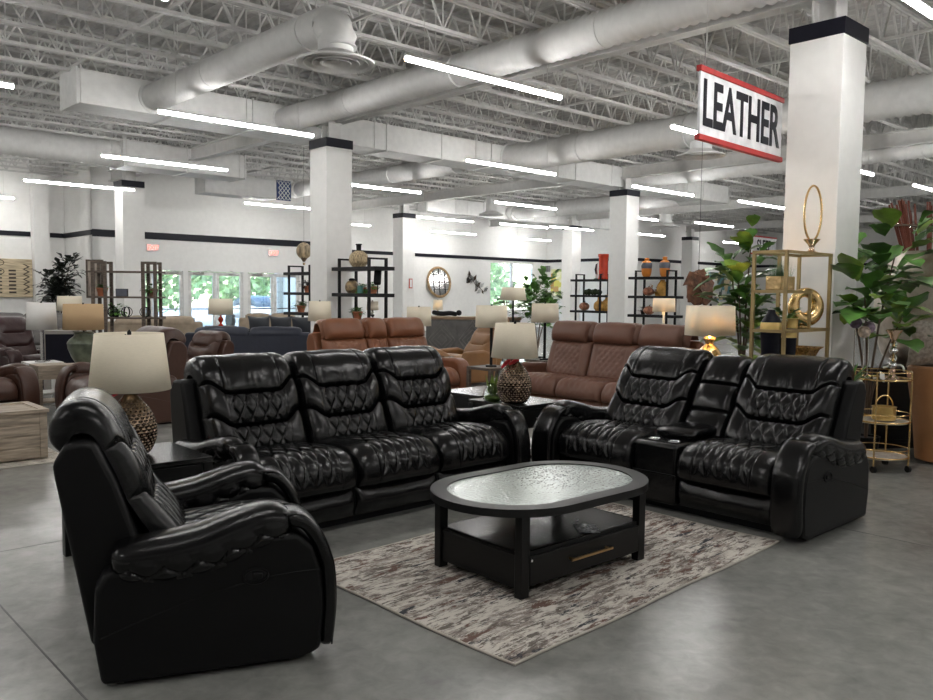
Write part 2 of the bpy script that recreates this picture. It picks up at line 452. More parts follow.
for n, (a, b) in enumerate(((25.3, 26.68), (26.72, 28.1))):
    d = root('window_%d' % (n+1), None, None, 0, 0); d['kind'] = 'structure'
    f = MB()
    for (p, q, z0, z1) in ((a, a+.06, .75, 2.96), (b-.06, b, .75, 2.96), (a, b, 2.9, 2.96), (a, b, .75, .82)):
        slab(f, [(p, 25.92), (q, 25.92), (q, 25.98), (p, 25.98)], z0, z1)
    f.build('window_frame', FRAME, d)
    slab(MB(), [(a+.06, 25.94), (b-.06, 25.94), (b-.06, 25.95), (a+.06, 25.95)], .82, 2.9).build('window_pane', PANE, d)

# ------------------------------------------------------------------ outdoors, seen through the glass
PAVE = mat('pale_pavement', (.55, .53, .50), .9)
struct(slab(MB(), [(-6, 26.3), (44, 26.3), (44, 75), (-6, 75)], -.25, -.06), 'ground', PAVE)
random.seed(4)
def crown_blob(cx, cy, cz, r, n=240, s=.5):
    mb = MB()
    for _ in range(n):
        a, b = random.uniform(0, 2*PI), math.acos(random.uniform(-1, 1)); q = r*random.uniform(.55, 1)
        p = Vector((cx+q*math.sin(b)*math.cos(a), cy+q*math.sin(b)*math.sin(a), cz+q*math.cos(b)*.8))
        x = Vector((random.gauss(0, 1), random.gauss(0, 1), random.gauss(0, 1))).normalized(); y = x.orthogonal().normalized()
        mb.add([p-x*s*.5, p+y*s*.35, p+x*s*.5, p-y*s*.35+Vector((0, 0, -.1*s))], [(0, 1, 2, 3)])
    return mb
for i, (u, v, r, lab) in enumerate(((14.5, 36, 2.6, 'green tree outside the leftmost entrance doors'), (20.5, 39.5, 2.4, 'green tree outside the middle entrance doors'),
        (29.5, 33, 3.2, 'bright green tree outside the left back window'), (35.5, 38, 3.0, 'green tree outside the right back window'))):
    x, y = W(u, v)
    t = root('tree', lab, 'tree', x, y, -.06, 0, 'trees outside')
    MB().tube([(0, 0, 0), (.05, 0, 1.2), (0, .05, 2.4)], [.14, .11, .07]).build('trunk', BARK, t, True)
    crown_blob(0, 0, 2.6, r, 900, .42).build('foliage', LEAFO, t)
CARW = mat('white_car_paint', (.75, .76, .78), .25)
x, y = W(17.8, 32.5)
t = root('parked_car', 'white car parked outside the entrance doors', 'car', x, y, -.06, RU)
sweep(MB(), [(-2.1, .5), (-1.2, .62), (-.4, .75), (.6, .8), (2.1, .6)], 1.7, .55, 20).build('body', CARW, t, True)
sweep(MB(), [(-.9, .95), (-.3, 1.2), (.8, 1.2), (1.5, .95)], 1.45, .4, 20).build('cabin', mat('car_glass', (.12, .16, .2), .1), t, True)
for sx in (-.8, .8):
    for sy in (-1.3, 1.35):
        MB().tube([(sx-.09, sy, .32), (sx+.09, sy, .32)], .32, 18).build('wheel', BMETAL, t, 30)

# ------------------------------------------------------------------ ceiling: ribbed deck, bar joists, girders, columns
mb = MB(); pts = []
k = -8.0
while k < 40:
    pts += [(k, HC), (k+.11, HC), (k+.14, HC-.04), (k+.17, HC-.04)]; k += .2
P = []
for (u, z) in pts: P += [(*W(u, -8), z), (*W(u, 26), z)]
mb.add(P, [(2*i, 2*i+1, 2*i+3, 2*i+2) for i in range(len(pts)-1)])
struct(mb, 'ceiling', DECKM)
struct(slab(MB(), [(-8.2, -8.2), (40.2, -8.2), (40.2, 26.2), (-8.2, 26.2)], HC+.01, HC+.2), 'ceiling_roof', DECKM)
ZB, ZT = 4.74, HC-.1
def joist_mesh(u0, u1, web=True):
    mb = MB(); d = .028
    for s_ in (-1, 1):
        mb.bar((u0, s_*d, ZB), (u1, s_*d, ZB), .038); mb.bar((u0, s_*d, ZT), (u1, s_*d, ZT), .04)
    L_ = .62; k = u0
    while k < u1-.1:
        mb.bar((k, 0, ZT), (k+L_/2, 0, ZB), .022); mb.bar((k+L_/2, 0, ZB), (k+L_, 0, ZT), .022)
        k += L_
        mb.bar((k-L_/2, 0, ZB), (k-L_/2, 0, ZT), .016)
    return mb
first = None; v = -5.2
while v < 25.6:
    if first is None:
        first = joist_mesh(-7.9, 39.8).build('roof_joist', STEELW); first['kind'] = 'structure'; o = first
    else: o = first.copy(); COL.objects.link(o)
    x, y = W(0, v); o.location = (x, y, 0); o.rotation_euler = (0, 0, RU)
    v += .86
def ibeam(name, u, z0, z1, v0, v1):
    mb = MB(); w = .09
    slab(mb, [(u-w, v0), (u+w, v0), (u+w, v1), (u-w, v1)], z0, z0+.025); slab(mb, [(u-w, v0), (u+w, v0), (u+w, v1), (u-w, v1)], z1-.025, z1)
    slab(mb, [(u-.012, v0), (u+.012, v0), (u+.012, v1), (u-.012, v1)], z0, z1); struct(mb, name, STEELW)
UCOL = (-.6, 8.1, 16.9, 25.2, 33.2)
for u in UCOL: ibeam('roof_girder', u, 4.45, 4.74, -7.9, 22.9 if u < 15 else (25.8 if u < 28 else 21.1))
for u in (1.7, 4.0, 5.75, 10.9, 13.8, 19.7, 22.5, 28, 30.7):
    mb = MB().bar((*W(u, -7.9), ZB+.03), (*W(u, 22.8 if u < 15 or u > 28 else 25.5), ZB+.03), .035); struct(mb, 'joist_bridging', STEELW)
def column(u, v, s=.26, h=4.01):
    x, y = W(u, v)
    r = root('column', None, None, x, y, 0, RU); r['kind'] = 'structure'
    MB().box(-s, s, -s, s, 0, h).build('column_box', COLP, r, bev=.008)
    MB().box(-s-.012, s+.012, -s-.012, s+.012, h, h+.15).build('black_cap', BLACKP, r, bev=.004)
    c = MB(); c.box(-.12, .12, -.12, -.10, h+.1, 4.5); c.box(-.12, .12, .10, .12, h+.1, 4.5); c.box(-.01, .01, -.12, .12, h+.1, 4.5); c.box(-.14, .14, -.14, .14, 4.42, 4.45)
    c.build('steel_stub', STEELW, r)
for u, v in ((8.09, 3.62), (8.0, 12.15), (17.0, 12.6), (7.57, 20.24), (17.05, 21.55), (24.45, 20.57), (32.44, 20.4), (25.2, 12.1), (17, 3.6)): column(u, v)
# red fire-alarm plate on the far centre column
x, y = W(17.1, 21.4)

# ------------------------------------------------------------------ ducts
ZC = 4.48
def box_duct(name, label, u0, u1, v0, v1, z0, z1, straps=()):
    x, y = W((u0+u1)/2, (v0+v1)/2); hu, hv = (u1-u0)/2, (v1-v0)/2
    r = root(name, label, 'air duct', x, y, z0, RU)
    MB().box(-hu, hu, -hv, hv, 0, z1-z0).build('duct_body', DUCTM, r, bev=.006)
    f = MB(); k = -hu
    while k <= hu+.01:
        f.box(k-.014, k+.014, -hv-.02, hv+.02, -.02, z1-z0+.02); k += (2*hu)/max(1, round(2*hu/1.35))
    f.each('duct_flange', DUCTM, r)
    g = MB(); k = -hu+.05
    while k < hu:
        for s_ in (-1, 1): g.bar((k, s_*(hv+.01), 0), (k, s_*(hv+.01), HC-z0-.05), .015)
        k += 2.6
    g.each('hanger_rod', STEELW, r); return r
def ribbed(mb, pts, r, rib=.014, step=.11):
    """round duct with visible spiral ribs along a polyline in world space"""
    L_ = sum((Vector(pts[i+1])-Vector(pts[i])).length for i in range(len(pts)-1)); n = int(L_/step)*2
    D, _, _ = catmull(pts, max(n, 6)); rs = [r+(rib if i % 2 else -rib) for i in range(len(D))]
    return mb.tube([tuple(p) for p in D], rs, 20)
def round_duct(label, u, v0, v1, r, z=ZC, diff=None, elbow=False):
    x, y = W(u, v0); t = root('round_duct', label, 'air duct', x, y, z, RU-PI/2)   # local -y... runs along local x = -v
    Ln = v0-v1
    pts = [(0, 0, 0), (.5, 0, 0), (Ln*.5, 0, 0), (Ln-.4, 0, 0)]
    if elbow: pts += [(Ln-.2, 0, -.02), (Ln-.03, 0, -.12), (Ln, 0, -.30)]
    else: pts += [(Ln, 0, 0)]
    ribbed(MB(), pts, r).build('duct_body', DUCTM, t, 60)
    c = MB()
    c.tube([(-.02, 0, 0), (.22, 0, 0)], r*1.18, 20); k = 2.2
    while k < Ln-.3: c.tube([(k, 0, 0), (k+.03, 0, 0)], r*1.07, 20); k += 2.4
    c.each('duct_collar', DUCTM, t, 40)
    g = MB(); k = 1.1
    while k < Ln-.3: g.bar((k, 0, r), (k, 0, HC-z-.05), .012); k += 2.4
    g.each('hanger_rod', STEELW, t)
    return t
def diffuser(label, u, v, z, R, neck):
    x, y = W(u, v); t = root('ceiling_diffuser', label, 'air diffuser', x, y, z, 0, 'round ceiling diffusers')
    MB().lathe([(R*.45, neck), (R*.45, .12), (R*.6, .08), (R*.9, .03), (R, .02), (R, 0), (R*.94, 0), (R*.85, .03), (R*.5, .08)], 32, cap=False).build('diffuser_cone', DUCTM, t, 50)
    g = MB()
    for q in (.3, .52, .74): g.lathe([(R*q, .05), (R*(q+.09), .0), (R*(q+.1), .006), (R*(q+.012), .056)], 32, cap=False)
    g.lathe([(0.001, .02), (R*.12, .02), (R*.12, .04), (.001, .04)], 20)
    g.each('diffuser_ring', DUCTM, t, 50); return t
box_duct('box_duct', 'long white rectangular duct running above the black column cap behind the black sofa', 4.0, 22.0, 12.6, 13.3, 4.24, 4.73)
box_duct('box_duct', 'short white rectangular duct left of centre below the ceiling, near the left entrance column', 6.6, 9.4, 17.9, 18.7, 4.2, 4.72)
box_duct('box_duct', 'white rectangular duct farther back behind the centre columns', 17.5, 28, 20.95, 21.35, 4.24, 4.73)
round_duct('ribbed round duct at upper left ending in an elbow over a round diffuser', 5.1, 12.8, 7.6, .19, elbow=True)
round_duct('large ribbed round duct crossing the top of the picture', 7.36, 12.8, -3, .195)
round_duct('thick round duct passing behind the hanging LEATHER sign', 12.9, 12.8, -3, .28)
round_duct('round duct branching low behind the LEATHER sign toward the tall column', 17.3, 12.8, -3, .23)
round_duct('round duct behind the first centre column, above the brown sofas', 12.6, 21, 14.0, .2)
round_duct('round duct between far centre columns', 21.5, 20.9, 13.3, .25)
x, y = W(-4, 18.3); t = root('round_duct', 'horizontal round duct at the left edge below the ceiling', 'air duct', x, y, ZC, RU)
ribbed(MB(), [(0, 0, 0), (3, 0, 0), (7, 0, 0), (10.6, 0, 0)], .27).build('duct_body', DUCTM, t, 60)
MB().tube([(10.4, 0, 0), (10.62, 0, 0)], .3, 20).each('duct_collar', DUCTM, t, 40)
diffuser('nearest round ceiling diffuser under the duct elbow, upper left', 5.08, 7.62, 4.02, .42, .25)
diffuser('round ceiling diffuser partly behind the hanging LEATHER sign', 12.9, 7.95, 4.0, .42, .25)
diffuser('small round diffuser above the round wall mirror', 18.2, 18.6, 4.02, .4, .5)
diffuser('small round diffuser to the right of the centre right column', 25.4, 17.0, 4.02, .5, .5)
diffuser('round diffuser at far left over the left wall', 4.6, 21.5, 4.0, .42, .5)
# air unit with a blue lattice grille
x, y = W(11.2, 19.9); t = root('air_return_box', 'white ceiling air box with a blue lattice grille end', 'air box', x, y, 4.0, RU)
MB().box(-2.0, .0, -.3, .3, 0, .5).build('box_body', DUCTM, t, bev=.01)
g = MB().box(.0, .42, -.32, -.28, -.02, .5); g.build('grille_panel', mat('blue_grille', (.01, .035, .14), .4), t)
g = MB()
for k in range(-5, 6):
    for s_ in (1, -1):
        a0 = k*.11+.21; pts = []
        for q in np.linspace(0, 1, 9):
            xx = a0+s_*(q-.5)*.42
            if 0 <= xx <= .42: pts.append((xx, -.33, q*.48))
        if len(pts) > 1: g.bar(pts[0], pts[-1], .014)
g.build('grille_lattice', WHITEP, t)

# ------------------------------------------------------------------ LED strip lights
def strip_light():
    t = root('strip_light', '', 'ceiling light', 0, 0, 3.93, 0, 'LED strip lights hung from the roof joists')
    L_ = 2.40
    MB().box(0, L_, -.026, .026, .03, .06).build('housing', DUCTM, t)
    MB().prism([(-.026, .03), (-.026, .0), (-.014, -.014), (.014, -.014), (.026, 0), (.026, .03)], .01, L_-.01, 'x').build('diffuser', TUBE, t)
    MB().bar((.25, 0, .07), (.25, 0, ZB-3.93), .006).bar((L_-.25, 0, .07), (L_-.25, 0, ZB-3.93), .006).each('hanging_wire', STEELW, t)
    return t
LIGHTS = [
 (5.3, 6.69, 'nearest bright LED strip light, hanging upper centre before the large round duct'),
 (4.5, 10.97, 'LED strip light ending at the black cap of the left centre column'),
 (5.25, 15.3, 'LED strip light between the short box duct and the black capped column at left'),
 (5.2, 20.0, 'LED strip light whose right end touches the black cap of the left entrance column'),
 (.45, 6.7, 'LED strip light cut by the top edge, above the upper left duct'),
 (.35, 10.88, 'LED strip light cut by the left edge, the higher of two there'),
 (3.65, 24.2, 'LED strip light cut by the left edge, the lower of two there'),
 (10.1, 10.97, 'LED strip light hanging in front of the long box duct at centre'),
 (10.2, 15.3, 'LED strip light just right of the left centre column cap'),
 (10.8, 20.6, 'LED strip light above the exit doors near the blue grille'),
 (15.2, 15.4, 'LED strip light in the row above the round mirror, right of the far centre column'),
 (10.1, 6.7, 'LED strip light half hidden behind the LEATHER sign'),
 (15.0, 10.9, 'LED strip light starting at the cap of the right centre column'),
 (19.15, 10.68, 'LED strip light ending beside the tall right column'),
 (14.35, 6.52, 'LED strip light showing its end just right of the tall white column'),
 (18.86, 6.5, 'LED strip light cut by the right edge, below the one at the top corner'),
 (5.3, 2.56, 'LED strip light cut by the top right corner'),
 (28.4, 10.3, 'LED strip light above the bundle of red brown sticks'),
 (20.0, 15.3, 'LED strip light behind the right centre column, right side showing'),
 (23.8, 14.8, 'LED strip light low between the right centre column and the SLEEP sign'),
 (26.2, 19.2, 'LED strip light just left of the far right column cap'),
 (33.2, 19.2, 'smallest LED strip light, left of the SLEEP sign'),
 (22.0, 19.5, 'LED strip light to the left of the right centre column, above the orange vase'),
 (16.5, 20.2, 'LED strip light crossing the cap of the far centre column'),
 (20.0, 20.0, 'LED strip light above the back window, upper of three'),
 (20.7, 24.5, 'LED strip light above the wall leaf ornament'),
 (25.5, 24.7, 'LED strip light above the back window, lowest of three'),
 (15.2, 24.2, 'LED strip light showing right of the left centre column, low'),
 (23.9, 6.6, 'distant LED strip light right of the tall column'), (.5, 2.5, 'LED strip light overhead outside the view'),
 (.5, -2, 'LED strip light overhead behind the camera'), (5.3, -2, 'LED strip light overhead right of the camera'), (10.1, -1.8, 'LED strip light overhead far right of the camera'),
 (-4.5, 2.5, 'LED strip light overhead left of the camera'), (-4.5, 6.7, 'LED strip light overhead far left of the view'), (10.1, 2.5, 'LED strip light overhead right beyond the frame'), (-4.5, 11, 'LED strip light left of the frame, nearer row'), (-4, 15.3, 'LED strip light left of the frame, middle row'),
 (.4, 15.3, 'LED strip light just left of the frame'), (15, 2.5, 'LED strip light right of the frame in the second bay'), (15, -2, 'LED strip light right of the frame in the third bay'), (.2, 20, 'LED strip light left of the frame near the left wall')]
proto = None
for (u, v, lab) in LIGHTS:
    if proto is None: proto = o = strip_light()
    else: o = copy_tree(proto)
    x, y = W(u, v); place(o, x, y, 3.93, RU, lab)

# ------------------------------------------------------------------ signs
def board_sign(name, label, body, x, y, z, w, h, rot, size, sx):
    t = root(name, label, 'sign', x, y, z, rot)
    MB().box(0, w, -.012, .012, 0, h).build('panel', mat('sign_white', (.82, .82, .84), .5), t, bev=.003)
    for (z0, z1) in ((-.02, .03), (h-.03, h+.02)): MB().box(-.02, w+.02, -.025, .025, z0, z1).build('red_rail', mat('sign_red', (.45, .025, .025), .5), t, bev=.004)
    lettering('lettering', body, size, BLACKP, t, w/2-.02, h/2-.01, -.016, sx, .012, .002)
    MB().bar((.1, 0, h), (.1, 0, HC-z-.1), .004).bar((w-.1, 0, h), (w-.1, 0, HC-z-.1), .004).each('hanging_wire', STEELW, t)
board_sign('hanging_sign', 'hanging white LEATHER sign with red top and bottom rails', 'LEATHER', 2.01, 7.3, 2.95, 1.66, .6, math.radians(45.5), .56, .68)
board_sign('hanging_sign', 'distant hanging white SLEEP sign above the gold shelf', 'SLEEP', 9.63, 28, 3.0, 1.72, .6, RU, .5, .8)
def exit_sign(u, lab):
    x, y = W(u, 22.93); t = root('exit_sign', lab, 'exit sign', x, y, 2.66, RU, 'exit signs')
    MB().box(-.17, .17, -.02, .04, -.02, .18).build('sign_case', WHITEP, t, bev=.006)
    lettering('lettering', 'EXIT', .15, EXITR, t, 0, .08, -.024, 1.0, .006, .003)
exit_sign(9.2, 'red EXIT sign on the wall above the left entrance doors'); exit_sign(12.98, 'red EXIT sign on the wall above the right entrance doors')
#PART3
# ------------------------------------------------------------------ reclining furniture
def back_feat(quilt=True, dx=.095, dy=.18, grooves=(.27, .54), dep=.016, sm_amt=.10):
    g2, g1 = grooves
    def f(U, T, x, s):
        S = np.abs(2*U-1); smile = sm(.5, .9, S)*sm_amt
        T1 = g1+smile; T2 = g2+smile
        q = np.where(T < T2, T/T2, np.where(T < T1, (T-T2)/(T1-T2), (T-T1)/(1-T1)))
        h = .036*np.sqrt(np.clip(4*q*(1-q), 0, 1)) - .02
        h -= .022*np.exp(-((T-T1)/.009)**2) + .022*np.exp(-((T-T2)/.009)**2)
        if quilt:
            mask = (1-sm(.48, .58, S))*(T < T1)
            h += diamonds(x, s, dx, dy, dep)*mask
            h -= .010*np.exp(-((S-.6)/.015)**2)*(T > T1)
            h -= .006*np.exp(-((S-.6)/.02)**2)*(T < T1)*(1-np.exp(-((T-T2)/.05)**2))
        rng = np.sin(x*95+2*np.sin(x*31))*np.exp(-((T-T1-.06)/.05)**2)+np.sin(x*80+1.3*np.sin(x*47))*np.exp(-((T-T2-.04)/.03)**2)
        h += .0025*rng*(T > T1) + .003*np.sin(x*18+T*9)*np.sin(T*17+x*5)
        return h
    return f
def seat_feat(dx=.10, dy=.20, dep=.013, half=.56):
    def f(U, T, x, s):
        S = np.abs(2*U-1); mask = (1-sm(half-.04, half+.04, S))*sm(.05, .12, T)*(1-sm(.88, .94, T))
        h = diamonds(x, s, dx, dy, dep)*mask + .018*(1-S**2)*np.sin(PI*T)
        h -= .008*np.exp(-((S-half-.03)/.015)**2)
        return h+.0025*np.sin(x*23+s*11)*np.sin(s*19-x*7)
    return f
def plain_feat(U, T, x, s): return .012*np.sin(PI*T)*(1-np.abs(2*U-1)**2)+.003*np.sin(x*21+s*13)
SEATP = [(.24, .41), (.02, .425), (-.24, .445), (-.385, .445), (-.45, .40), (-.47, .33), (-.47, .265)]
BACKP = [(.15, .42), (.225, .60), (.295, .79), (.36, .925), (.42, .985), (.51, .975), (.55, .89)]
FOOTP = [(-.455, .27), (-.465, .17), (-.45, .07)]
def latch(t, xo, side, y, z):
    """oval recessed recliner handle on the outer side panel"""
    e = [(xo+side*.004, y+.055*math.cos(a), z+.03*math.sin(a)) for a in np.linspace(0, 2*PI, 24, endpoint=False)]
    o = MB().tube(e, .007, 6, True).build('latch_bezel', BLKHARD, t, True)
    MB().prism([(y+.05*math.cos(a), z+.026*math.sin(a)) for a in np.linspace(0, 2*PI, 20, endpoint=False)], xo-.004, xo+.001 if side > 0 else xo-.001, 'x').build('latch_plate', BMETAL, o)
    MB().box(min(xo, xo+side*.014), max(xo, xo+side*.014), y-.03, y+.012, z-.012, z+.012).build('latch_lever', BLKHARD, o, bev=.004)
def arm(t, side, xi, aw, L, H=(BLKHARD), quilt=True, latch_on=False):
    xo = xi+side*aw; xc = (xi+xo)/2
    poly = [(.47, .02), (.50, .20), (.49, .40), (.44, .47), (.10, .47), (-.10, .50), (-.28, .56), (-.42, .56), (-.485, .50), (-.515, .38), (-.525, .22), (-.505, .05), (-.42, .02)]
    xa, xb = sorted((xi+side*.012, xo-side*.006))
    b = MB().prism(poly, xa, xb, 'x').build('arm_panel', H, t, bev=.022, seg=3)
    arc = [(xo-side*.004, y, z) for y, z in zip(np.linspace(.47, -.5, 20), .18+.22*np.sin(np.linspace(.15, 1.62, 20)))]
    MB().tube(arc, .0032, 5).build('stitched_seam', H, b, True)
    def f(tt, a, s, cx, cy):
        ca, sa = math.cos(a), math.sin(a); q = 1.
        dn = sa          # +1 points down
        if dn > -.15 and quilt:
            k = a*.16
            v = float(diamonds(np.array(s), np.array(k), .15, .14, .2, .13))
            q += v*min(1, (dn+.15)*4)*.8
        q -= .03*math.exp(-((dn+.22)/.09)**2)
        return q
    w = lambda tt: aw*(1.02+.16*math.sin(PI*min(1, tt*1.25)))*(1-.10*max(0, (tt-.85)/.15))
    hgt = lambda tt: .17+.03*math.sin(PI*tt)
    sweep(MB(), [(.42, .485), (.20, .49), (0, .515), (-.16, .56), (-.30, .592), (-.41, .575)], w, hgt, 72, 2.5, f, xc+side*.012, True, 90).build('arm_pad', L, t, True)
    band = sweep(MB(), [(-.36, .615), (-.455, .60), (-.515, .52), (-.545, .40), (-.553, .24), (-.535, .04)], aw*.97, .075, 28, 3.2, None, xc, True, 40).build('arm_front_band', L, t, True)
    for s_ in (-1, 1):
        e, _, _ = catmull([(-.365, .645), (-.468, .625), (-.535, .53), (-.572, .405), (-.580, .24), (-.560, .06)], 30)
        MB().tube([(xc+s_*aw*.40, y, z) for y, z in e], .0045, 6).build('piping', L, band, True)
    if latch_on: latch(t, xo-side*.006, side, -.20, .40)
def recliner(t, layout, aw=.21, L=BLK, H=BLKHARD, latches=(), nu=150, nv=164, quilt=True, console_cups=True, sname='seat'):
    total = sum(w for _, w in layout); x = -total/2
    MB().box(-total/2+.01, total/2-.01, -.40, .42, .05, .30).build('base', H, t, bev=.01)
    MB().box(-total/2-aw+.06, total/2+aw-.06, -.36, .38, .0, .05).build('plinth', BMETAL, t)
    shell = [(.22, .30), (.345, .80), (.40, .955), (.45, .965), (.53, .955), (.59, .88), (.59, .82), (.52, .14), (.44, .10), (.30, .1)]
    MB().prism(shell, -total/2-.09, total/2+.09, 'x').build('back_shell', H, t, bev=.02, seg=3)
    for kind, w in layout:
        a, b = x+.006, x+w-.006; x += w
        if kind == 'seat':
            pad(MB(), SEATP, a, b, .085, seat_feat() if quilt else plain_feat, nu, nv, -1, pw=6, pe=9).build('seat_cushion', L, t, 60)
            pad(MB(), BACKP, a-.015 if abs(a+total/2) < .02 else a, b+.015 if abs(b-total/2) < .02 else b, .115, back_feat(quilt), nu, nv+16, 1,
                wfun=lambda T: 1-.04*sm(.6, 1, T), pw=8, pe=14).build('backrest_cushion', L, t, 60)
            pad(MB(), FOOTP, a, b, .045, plain_feat, 30, 24, -1, pw=6, pe=3).build('footrest_panel', L, t, 60)
        else:
            MB().box(a, b, -.49, .14, .06, .50).build('console_box', L, t, bev=.03, seg=4)
            MB().box(a+.004, b-.004, -.497, -.485, .275, .285).build('console_seam', H, t)
            lid = sweep(MB(), [(.10, .545), (-.05, .55), (-.2, .545), (-.27, .52)], (b-a)*.92, .075, 28, 3, None, (a+b)/2, True, 30).build('console_lid', L, t, True)
            for s_ in (-1, 1):
                c = ((a+b)/2+s_*.085, -.375, .497)
                MB().lathe([(.046, 0), (.05, .008), (.043, .010), (.040, -.004), (.001, -.004)], 24, c, cap=False).build('cup_holder', CHROME, t, 50)
            bf = back_feat(False, grooves=(.30, .56), sm_amt=.0)
            pad(MB(), BACKP, a, b, .085, bf, 40, nv, 1, pw=6, pe=12).build('console_backrest', L, t, 60)
    arm(t, -1, -total/2, aw, L, H, quilt, -1 in latches); arm(t, 1, total/2, aw, L, H, quilt, 1 in latches)
t = root('recliner_armchair', 'black leather recliner armchair nearest the camera, seen from its side', 'armchair', -1.205, 3.74, 0, math.radians(110))
recliner(t, [('seat', .63)], .22, latches=(-1,))
for ch in [c for k in kids(t) for c in [k]+kids(k)]:      # this chair is shorter and leans farther back
    for vv in ch.data.vertices: vv.co.y = (vv.co.y*.88+.14*max(0, vv.co.z-.42) if vv.co.z < .45 else .50+(vv.co.y*.88+.14*(vv.co.z-.42)-.50)*(1-.20*min(1, (vv.co.z-.45)/.25)) if ch.name.startswith('backrest') else vv.co.y*.88+.14*(vv.co.z-.42))
x, y = W(3.49, 4.93)
t = root('reclining_sofa', 'black leather three-seat reclining sofa with diamond quilting behind the coffee table', 'sofa', x, y, 0, FRONT_NEG_V)
recliner(t, [('seat', .725)]*3, .155)
x, y = W(5.50, 3.40)
t = root('reclining_loveseat', 'black leather reclining loveseat with a middle cup-holder console', 'loveseat', x, y, 0, FRONT_NEG_U)
recliner(t, [('seat', .74), ('console', .38), ('seat', .74)], .21, latches=(1,))
for ch in [c for k in kids(t) for c in [k]+kids(k)]:      # backs lean a little farther than the sofa's
    for vv in ch.data.vertices: vv.co.y += .22*max(0, vv.co.z-.45)

# ------------------------------------------------------------------ coffee table, rug
def stadium(hl, r, n=24):
    """outline of a stadium: half straight length hl, end radius r"""
    return [(hl+r*math.cos(a), r*math.sin(a)) for a in np.linspace(-PI/2, PI/2, n)] + [(-hl-r*math.cos(a), -r*math.sin(a)) for a in np.linspace(-PI/2, PI/2, n)]
def fluted():
    m, nt, b = nodes_of('ribbed_glass'); L = nt.links
    b.inputs['Base Color'].default_value = (.50, .56, .54, 1); b.inputs['Roughness'].default_value = .16; b.inputs['Specular IOR Level'].default_value = .9
    b.inputs['Metallic'].default_value = .35
    tc = nt.nodes.new('ShaderNodeTexCoord'); v = nt.nodes.new('ShaderNodeTexVoronoi'); v.inputs['Scale'].default_value = 55
    bp = nt.nodes.new('ShaderNodeBump'); bp.inputs['Strength'].default_value = .5; bp.inputs['Distance'].default_value = .004
    L.new(tc.outputs['Object'], v.inputs['Vector']); L.new(v.outputs['Distance'], bp.inputs['Height']); L.new(bp.outputs['Normal'], b.inputs['Normal'])
    return m
x, y = W(3.50, 3.13)
t = root('coffee_table', 'black oval-top coffee table with a textured glass inset and one drawer, on the rug', 'coffee table', x, y, .012, RU-math.radians(1.5))
ring = MB(); O = stadium(.25, .452); I = stadium(.25, .36)
n = len(O); P = [(a, b, z) for z in (.43, .472) for a, b in O] + [(a, b, z) for z in (.43, .472) for a, b in I]
F = []
for k in range(n):
    q = (k+1) % n
    F += [(k, q, n+q, n+k), (2*n+q, 2*n+k, 3*n+k, 3*n+q), (n+k, n+q, 3*n+q, 3*n+k), (q, k, 2*n+k, 2*n+q)]
ring.add(P, F).build('table_top_rim', mat('black_wood_rim', (.008, .008, .008), .45, spec=.35, stretch=(1, 8, 8), bump=.1, bscale=40, bdist=.001), t, 40)
MB().prism(stadium(.25, .361), .44, .466).build('glass_inset', fluted(), t, 40)
for sx in (-1, 1):
    for sy in (-1, 1): MB().box(*sorted((sx*.515, sx*.455)), *sorted((sy*.35, sy*.30)), 0, .43).build('leg', BWOOD, t, bev=.003)
MB().box(-.5, .5, -.33, .33, .215, .232).build('open_shelf', mat('black_wood_shelf', (.014, .014, .014), .26, stretch=(1, 8, 8), bump=.05, bscale=40, bdist=.001), t)
bx = MB().box(-.48, .48, -.335, -.318, .05, .232).box(-.48, .48, .318, .335, .05, .232).box(-.50, -.48, -.33, .33, .04, .232).box(.48, .50, -.33, .33, .04, .232).box(-.5, .5, -.32, .32, .05, .065)
bx.build('drawer_case', BWOOD, t)
d = MB().box(-.452, .452, -.352, -.336, .06, .212).build('drawer_front', BWOOD, t, bev=.003)
MB().bar((-.17, -.385, .145), (.17, -.385, .145), .012).bar((-.15, -.385, .145), (-.15, -.35, .145), .01).bar((.15, -.385, .145), (.15, -.35, .145), .01).build('handle', mat('brass_pull', (.55, .36, .18), .35, 1.), d)
for (a, b, z) in ((-.44, -.353, .19), (.2, -.1, .233)): MB().ell((a, b, z), (.007, .003, .007), 8, 6).build('sticker_dot', WHITEP, t)
MB().box(-.44, .44, -.30, .30, .405, .43).build('top_apron', BWOOD, t)
# plastic bag of fittings on the open shelf
mb = MB(); random.seed(3); P = []
for i in range(9):
    for k in range(7):
        P.append((i/8*.17-.085, k/6*.12-.06, .004+random.uniform(0, .018)*math.sin(PI*i/8)*math.sin(PI*k/6)+.004*random.random()))
P2 = [(a, b, .001) for a, b, c in P]
F = [(i*7+k, i*7+k+1, (i+1)*7+k+1, (i+1)*7+k) for i in range(8) for k in range(6)]
mb.add(P+P2, F+[tuple(63+i for i in f[::-1]) for f in F])
co, si = math.cos(RU), math.sin(RU); bx_, by_ = .10, -.25
o = mb.build('plastic_bag', mat('clear_plastic_film', (.5, .52, .53), .15, .3, var=.5, scale=60), None)
o.location = (x+bx_*co-by_*si, y+bx_*si+by_*co, .012+.233); o.rotation_euler = (0, 0, RU+.9)
tag(o, 'small clear plastic bag of fittings lying on the coffee table shelf', 'plastic bag')

